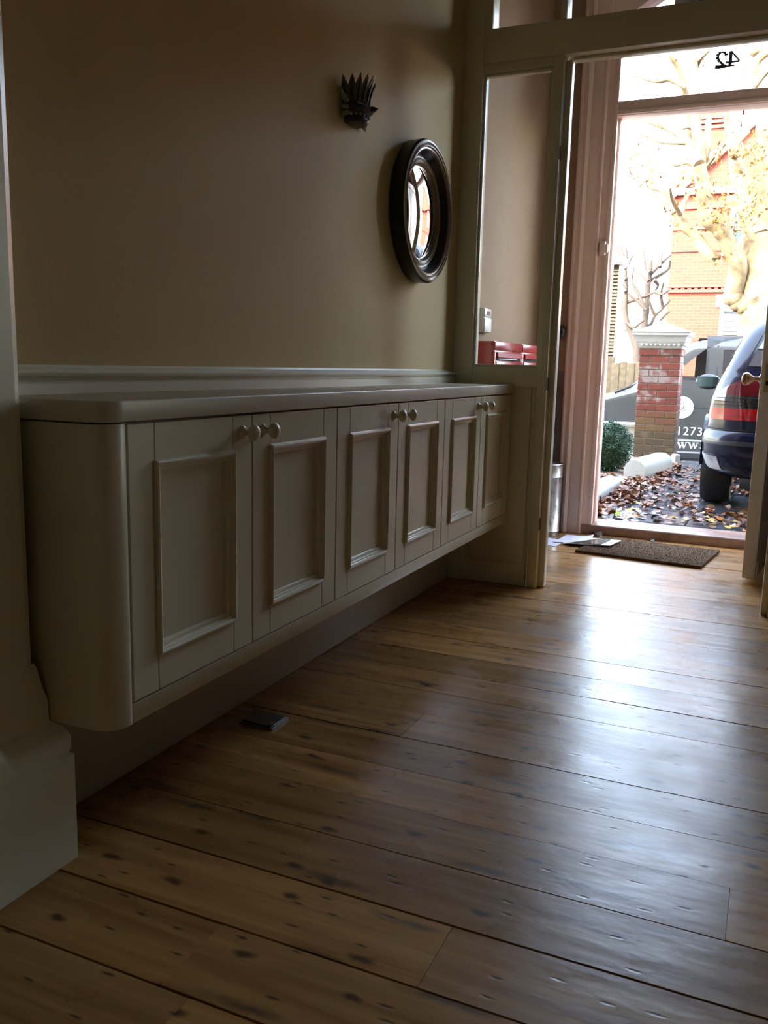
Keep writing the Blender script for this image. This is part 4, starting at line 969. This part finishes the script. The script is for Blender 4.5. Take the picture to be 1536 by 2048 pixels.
# ---- house across the road
def brick_wall_mat():
    m = bpy.data.materials.new('house_brick'); m.use_nodes = True; n = m.node_tree; p = n.nodes['Principled BSDF']; L = n.links.new
    tc = n.nodes.new('ShaderNodeTexCoord'); sx = n.nodes.new('ShaderNodeSeparateXYZ'); cb = n.nodes.new('ShaderNodeCombineXYZ'); br = n.nodes.new('ShaderNodeTexBrick')
    ad = n.nodes.new('ShaderNodeMath'); L(tc.outputs['Object'], sx.inputs[0]); L(sx.outputs[0], ad.inputs[0]); L(sx.outputs[1], ad.inputs[1])
    L(ad.outputs[0], cb.inputs[0]); L(sx.outputs[2], cb.inputs[1]); L(cb.outputs[0], br.inputs['Vector'])
    br.inputs['Scale'].default_value = 1; br.inputs['Brick Width'].default_value = .225; br.inputs['Row Height'].default_value = .075; br.inputs['Mortar Size'].default_value = .008
    br.inputs['Color1'].default_value = (.130,.019,.007,1); br.inputs['Color2'].default_value = (.095,.014,.006,1); br.inputs['Mortar'].default_value = (.12,.032,.015,1)
    L(br.outputs['Color'], p.inputs['Base Color']); p.inputs['Roughness'].default_value = .85; return m
M_hb = brick_wall_mat(); M_hw = mat('white_joinery', (.5,.5,.46), .5); M_tile = mat('clay_roof_tile', (.15,.05,.03), .8, var=.2, vscale=4)
M_hglass = mat('house_window_glass', (.03,.04,.045), .05, .8); M_cut = mat('red_brick_moulding', (.10,.018,.011), .8)
HY = 24.0
ho = thing('brick_house', (0, HY, -.36), 'sunlit red brick house across the road behind the big tree', 'house')
hx0 = -2.80
Box('wall', M_hb, hx0, 9, HY, HY+9, -.4, 5.45, ho)
# main front gable
MB().prism([(hx0,5.45),(2.2,5.45),(-.30,7.6)], 'y', HY, HY+9).build('gable_wall', M_hb, ho)
MB().prism([(hx0-.25,5.42),(-.30,7.78),(2.45,5.42),(2.2,5.30),(-.30,7.56),(hx0,5.30)], 'y', HY-.16, HY+9).build('roof', M_tile, ho)
MB().prism([(2.2,5.45),(9,5.45),(5.6,8.2)], 'y', HY-.6, HY+9).build('gable_wall', M_hb, ho)
MB().prism([(1.95,5.4),(5.6,8.4),(9.3,5.4),(9,5.25),(5.6,8.15),(2.2,5.25)], 'y', HY-.8, HY+9).build('roof', M_tile, ho)
Box('cornice', M_hw, hx0-.10, 2.2, HY-.18, HY, 5.36, 5.50, ho, bevel=.02); Box('frieze', M_cut, hx0-.04, 2.2, HY-.06, HY, 5.02, 5.16, ho)
for z in (2.98, 3.10): Box('string_course', M_cut, hx0-.06, 9, HY-.09, HY, z, z+.07, ho)
Box('string_course', M_cut, hx0-.03, 9, HY-.05, HY, 4.52, 4.60, ho)
for k in range(34): Box('dentil', M_cut, hx0+k*.16, hx0+k*.16+.09, HY-.07, HY, 3.055, 3.095, ho)
ch = Box('chimney', M_hb, -2.42, -1.50, HY+.4, HY+1.2, 4.8, 7.55, ho)
for z, e in ((7.0,.05),(7.12,.08),(7.24,.05),(7.5,.10)): Box('chimney_band', M_cut, -2.42-e, -1.50+e, HY+.4-e, HY+1.2+e, z, z+.08, ch)
for x in (-2.2, -1.75): MB().lathe([(.14,0),(.12,.3),(.15,.34),(.11,.36)], (x,HY+.8,7.58), 'z', 14).build('chimney_pot', M_tile, ch)
def window(x0, x1, z0, z1, shutters=False):
    w = Box('window', M_hglass, x0+.09, x1-.09, HY-.02, HY+.02, z0+.09, z1-.09, ho)
    for a in ((x0,x0+.10,z0,z1),(x1-.10,x1,z0,z1),(x0+.10,x1-.10,z0,z0+.10),(x0+.10,x1-.10,z1-.10,z1)): Box('window_frame', M_hw, a[0], a[1], HY-.06, HY+.03, a[2], a[3], w)
    Box('glazing_bar', M_hw, (x0+x1)/2-.03, (x0+x1)/2+.03, HY-.05, HY, z0+.10, z1-.10, w); Box('meeting_rail', M_hw, x0+.10, x1-.10, HY-.05, HY, (z0+z1)/2-.03, (z0+z1)/2+.03, w)
    Box('window_sill', M_hw, x0-.12, x1+.12, HY-.16, HY, z0-.16, z0, w); Box('lintel', M_hw, x0-.12, x1+.12, HY-.05, HY, z1, z1+.30, w)
    if shutters:
        for k in range(14): Box('shutter_slat', M_hw, x0+.11, x1-.11, HY-.045, HY-.025, z0+.14+k*(z1-z0-.3)/14, z0+.14+k*(z1-z0-.3)/14+.06, w)
window(-1.45, -.50, 4.02, 5.0); window(.35, 1.5, 3.95, 5.0); window(-1.50, -.55, 1.10, 2.62, True); window(.3, 1.5, 1.0, 2.6); window(3.4, 4.6, 3.9, 5.3); window(3.4, 4.6, 1.0, 2.6)
MB().tube([(hx0,HY-.02,3.98),(-.6,HY-.02,4.0)], .012, 6).build('cable', M_hole, ho)
# white house further off, with tiled roof
h2 = thing('white_house', (-5.6, 40, -.36), 'pale rendered house far behind the bare tree', 'house')
Box('wall', M_hw, -7.6, -3.2, 40, 46, -.4, 3.6, h2); MB().prism([(-7.9,3.5),(-5.4,5.0),(-2.9,3.5)], 'y', 39.8, 46).build('roof', M_tile, h2)
for x in (-6.6,-5.2): f = Box('window', M_hglass, x, x+.8, 39.95, 40.02, 1.4, 2.6, h2); Box('glazing_bar', M_hw, x+.37, x+.43, 39.92, 39.95, 1.4, 2.6, f)
h3 = thing('slate_house', (-3.4, 33, -.36), 'grey slate roofed house between the bare tree and the brick house', 'house')
Box('wall', mat('pale_render', (.6,.58,.54), .8), -4.4, -3.35, 33, 38, -.4, 3.2, h3); MB().prism([(33,3.2),(35.5,5.0),(38,3.2)], 'x', -4.5, -3.3).build('roof', mat('slate_tile', (.30,.32,.36), .7), h3)
# tile-hung building on the left
tb = thing('tile_hung_building', (-3.6, 16, -.4), 'tall tile hung side building at the left of the view', 'building')
Box('wall', mat('tile_mortar', (.012,.010,.008), .9), -5.5, -2.71, 16, 16.3, 1.18, 2.80, tb)
for k in range(27): 
    z = 1.19+k*.06; MB().prism([(16,z),(15.955,z+.004),(15.985,z+.052),(16,z+.052)], 'x', -5.5, -2.705).build('tile_course', mat('olive_tile', (.030,.026,.015), .8, var=.25, vscale=20), tb)
Box('corner_board', M_hw, -2.705, -2.685, 15.95, 16.3, 1.18, 2.80, tb); Box('eaves', M_hw, -5.6, -2.62, 15.85, 16.4, 2.80, 2.93, tb); Box('lower_wall', M_hw, -5.5, -2.78, 15.98, 16.3, -.4, 1.18, tb)
# timber fence
fe = thing('timber_fence', (-2.0, 14.8, -.4), 'weathered timber fence behind the gate pillar', 'fence')
M_fence = mat('fence_timber', (.055,.042,.022), .85, var=.3, vscale=14)
for k in range(8): Box('plank', M_fence, -2.52+k*.122, -2.52+k*.122+.1215, 14.78+.01*(k%2), 14.81+.01*(k%2), -.4, 1.12+random.uniform(-.02,.02), fe, bevel=.004)
for x in (-2.55, -1.6): Box('post', M_fence, x-.05, x+.05, 14.82, 14.92, -.4, 1.2, fe)
for z in (.1, .8): Box('rail', M_fence, -2.5, -1.55, 14.83, 14.87, z, z+.08, fe)

# ---- trees
def limb(b, pts, Y, r0, r1, n=9, dy=0, wob=.3):
    P_ = []; m = len(pts)
    for i, p in enumerate(pts): P_.append(at(p[0], p[1], Y + dy*i/max(1, m-1)))
    # smooth by Catmull-Rom
    out = []
    for i in range(m-1):
        p0, p1, p2, p3 = P_[max(i-1,0)], P_[i], P_[i+1], P_[min(i+2,m-1)]
        for k in range(4):
            t = k/4; out.append(.5*((2*p1)+(p2-p0)*t+(2*p0-5*p1+4*p2-p3)*t*t+(3*p1-p0-3*p2+p3)*t**3))
    out.append(P_[-1]); nn = len(out)
    rr = [(r0+(r1-r0)*i/(nn-1))*(1+random.uniform(-.1,.1)*wob*2) for i in range(nn)]
    b.tube(out, rr, n); return out
TY = 15.5
tr = thing('plane_tree', at(1530,760,TY), 'big pollarded street tree with pale bark and yellow leaves', 'tree')
b = MB()
tb_ = at(1530, 700, TY); b.tube([(tb_.x,TY,-.45),(tb_.x,TY,.2),(tb_.x-.02,TY,.9),at(1524,640,TY),at(1523,590,TY),at(1522,540,TY),at(1520,500,TY),at(1516,470,TY)], [.50,.42,.37,.36,.33,.27,.27,.24], 14)
b.build('trunk', M_bark, tr, smooth=70)
b = MB(); limb(b, [(1512,640),(1490,612),(1468,594),(1470,572),(1475,545),(1475,522),(1460,497),(1448,470),(1434,452),(1417,440),(1409,415),(1407,385),(1403,355),(1398,330)], TY, .16, .10, 12, -.8); b.build('branch', M_bark, tr, smooth=70)
for p, r_ in (((1466,594),.16),((1474,606),.13),((1488,612),.14),((1447,468),.12),((1432,515),.07),((1470,305),.10),((1383,310),.10),((1511,100),.1)):
    q = at(*p, TY-.15); MB().blob(q, (r_,r_,r_), 12, 8, .12).build('burl', M_bark, tr, smooth=80)
main = [([(1398,330),(1385,312),(1376,288),(1352,263),(1290,238)], .09, .05), ([(1398,330),(1401,290),(1393,265),(1391,226),(1390,180),(1388,146),(1383,100),(1380,60)], .09, .06),
        ([(1403,355),(1412,300),(1415,272),(1417,243),(1424,205)], .07, .04), ([(1424,518),(1406,496),(1392,473),(1379,462),(1370,454),(1361,430)], .10, .07), ([(1361,430),(1371,398),(1381,382)], .05, .03),
        ([(1516,470),(1504,440),(1500,405),(1484,372),(1474,340),(1471,300),(1468,255),(1474,210),(1480,160),(1488,100),(1492,60)], .17, .06), ([(1520,480),(1526,430),(1523,380),(1522,300),(1524,220),(1512,174),(1511,127),(1536,104)], .14, .06),
        ([(1376,288),(1372,210),(1368,170),(1357,135),(1341,111)], .07, .04), ([(1484,372),(1470,330),(1455,262),(1452,225),(1450,120)], .06, .03), ([(1475,522),(1484,500),(1492,480),(1505,462)], .1, .1)]
for i, (pts, r0, r1) in enumerate(main):
    b = MB(); limb(b, pts, TY-.8+.15*i, r0, r1, 9, random.uniform(-.6,.6)); b.build('branch', M_bark, tr, smooth=70)
tw = [[(1375,285),(1345,285),(1320,283),(1302,273),(1277,269)],[(1391,346),(1388,334),(1372,326),(1353,331),(1339,328)],[(1365,430),(1330,385),(1300,373),(1287,342),(1246,330)],[(1298,373),(1300,330),(1290,300),(1286,255)],
      [(1371,174),(1340,160),(1322,163),(1296,160),(1270,150)],[(1390,146),(1400,120),(1420,100)],[(1401,350),(1418,328),(1430,312)],[(1473,290),(1490,272),(1500,262)],[(1393,265),(1378,255),(1364,258)],[(1350,425),(1320,395),(1300,372)],[(1361,430),(1345,400),(1340,375)],[(1509,174),(1530,150),(1540,140)],[(1420,205),(1412,170),(1416,120)]]
for i, pts in enumerate(tw):
    b = MB(); limb(b, pts, TY-.6+.12*(i%5), .040, .018, 6, random.uniform(-.5,.5)); b.build('twig', M_bark, tr, smooth=60)
fol = MB()
M_yl = mat('yellow_tree_leaf', (.22,.105,.010), .6, var=.4, vscale=3)
cl = [(1400,380,.22,60),(1372,360,.2,40),(1350,440,.2,25),(1420,430,.3,70),(1455,400,.35,160),(1440,440,.3,110),(1470,450,.3,120),(1500,420,.3,130),(1520,350,.4,170),(1505,300,.35,130),(1530,280,.4,150),(1450,300,.2,40),(1447,265,.15,16),(1310,345,.3,40),(1290,370,.3,36),(1260,340,.3,26),(1275,300,.35,22),(1330,270,.4,20),(1360,200,.4,14),(1400,120,.4,14),(1440,150,.4,10),(1500,330,.35,90),(1465,505,.16,24),(1425,520,.12,22),(1355,480,.2,16),(1330,410,.3,30),(1525,420,.3,120),(1430,330,.2,20)]
for x, y, r_, n_ in cl: leaf_cloud(fol, at(x,y,TY-.7+random.uniform(-.4,.4)), (r_,r_*1.3,r_), int(n_*.6), .042, .1)
f = fol.build('foliage', M_yl, tr); f['kind'] = 'stuff'
MB().blob(at(1503,588,TY-.42), (.085,.03,.075), 14, 8).build('sawn_stub', M_hw, tr, smooth=70)

BY = 21.0
bt = thing('bare_tree', at(1273,722,BY), 'small bare tree rising behind the timber fence', 'tree')
b = MB(); limb(b, [(1276,880),(1274,800),(1273,721),(1272,695),(1265,672),(1254,646),(1250,616),(1252,584),(1252,560),(1251,538),(1249,517),(1240,490)], BY, .11, .015, 10, .5); b.build('trunk', M_bark2, bt, smooth=60)
b = MB(); limb(b, [(1274,880),(1276,760),(1284,690),(1289,649),(1293,616),(1296,572),(1301,544),(1302,521)], BY+.3, .10, .04, 10); b.build('trunk', M_bark2, bt, smooth=60)
sm = [[(1289,655),(1301,649),(1310,632),(1326,616),(1340,600)],[(1310,632),(1303,615),(1298,600)],[(1320,640),(1332,628),(1340,622)],[(1254,646),(1268,655),(1278,648),(1289,640)],[(1252,605),(1275,598),(1297,590),(1310,584)],[(1292,620),(1278,605),(1262,592),(1255,585)],[(1290,620),(1280,595),(1268,572),(1264,560),(1268,535)],[(1297,562),(1285,552),(1276,540)],[(1299,562),(1320,550),(1337,538),(1340,520)],[(1301,548),(1315,535),(1330,520),(1342,510)],[(1301,545),(1292,535),(1288,515),(1285,495)],[(1252,560),(1243,550),(1236,545)],[(1252,584),(1245,570),(1238,548)],[(1250,616),(1243,605),(1236,590)],[(1251,538),(1258,525),(1266,510)],[(1249,520),(1238,508),(1230,488)],[(1251,538),(1254,515),(1252,495)],[(1308,560),(1316,570),(1310,582)],[(1320,535),(1322,515),(1325,505)],[(1254,630),(1246,620),(1238,612)],[(1310,584),(1325,588),(1338,580)],[(1326,616),(1322,590),(1327,565)],[(1262,672),(1254,660),(1250,662)]]
for pts in sm: b = MB(); limb(b, pts, BY+random.uniform(-.2,.4), .045, .020, 6, random.uniform(-.4,.4)); b.build('branch', M_bark2, bt, smooth=60)
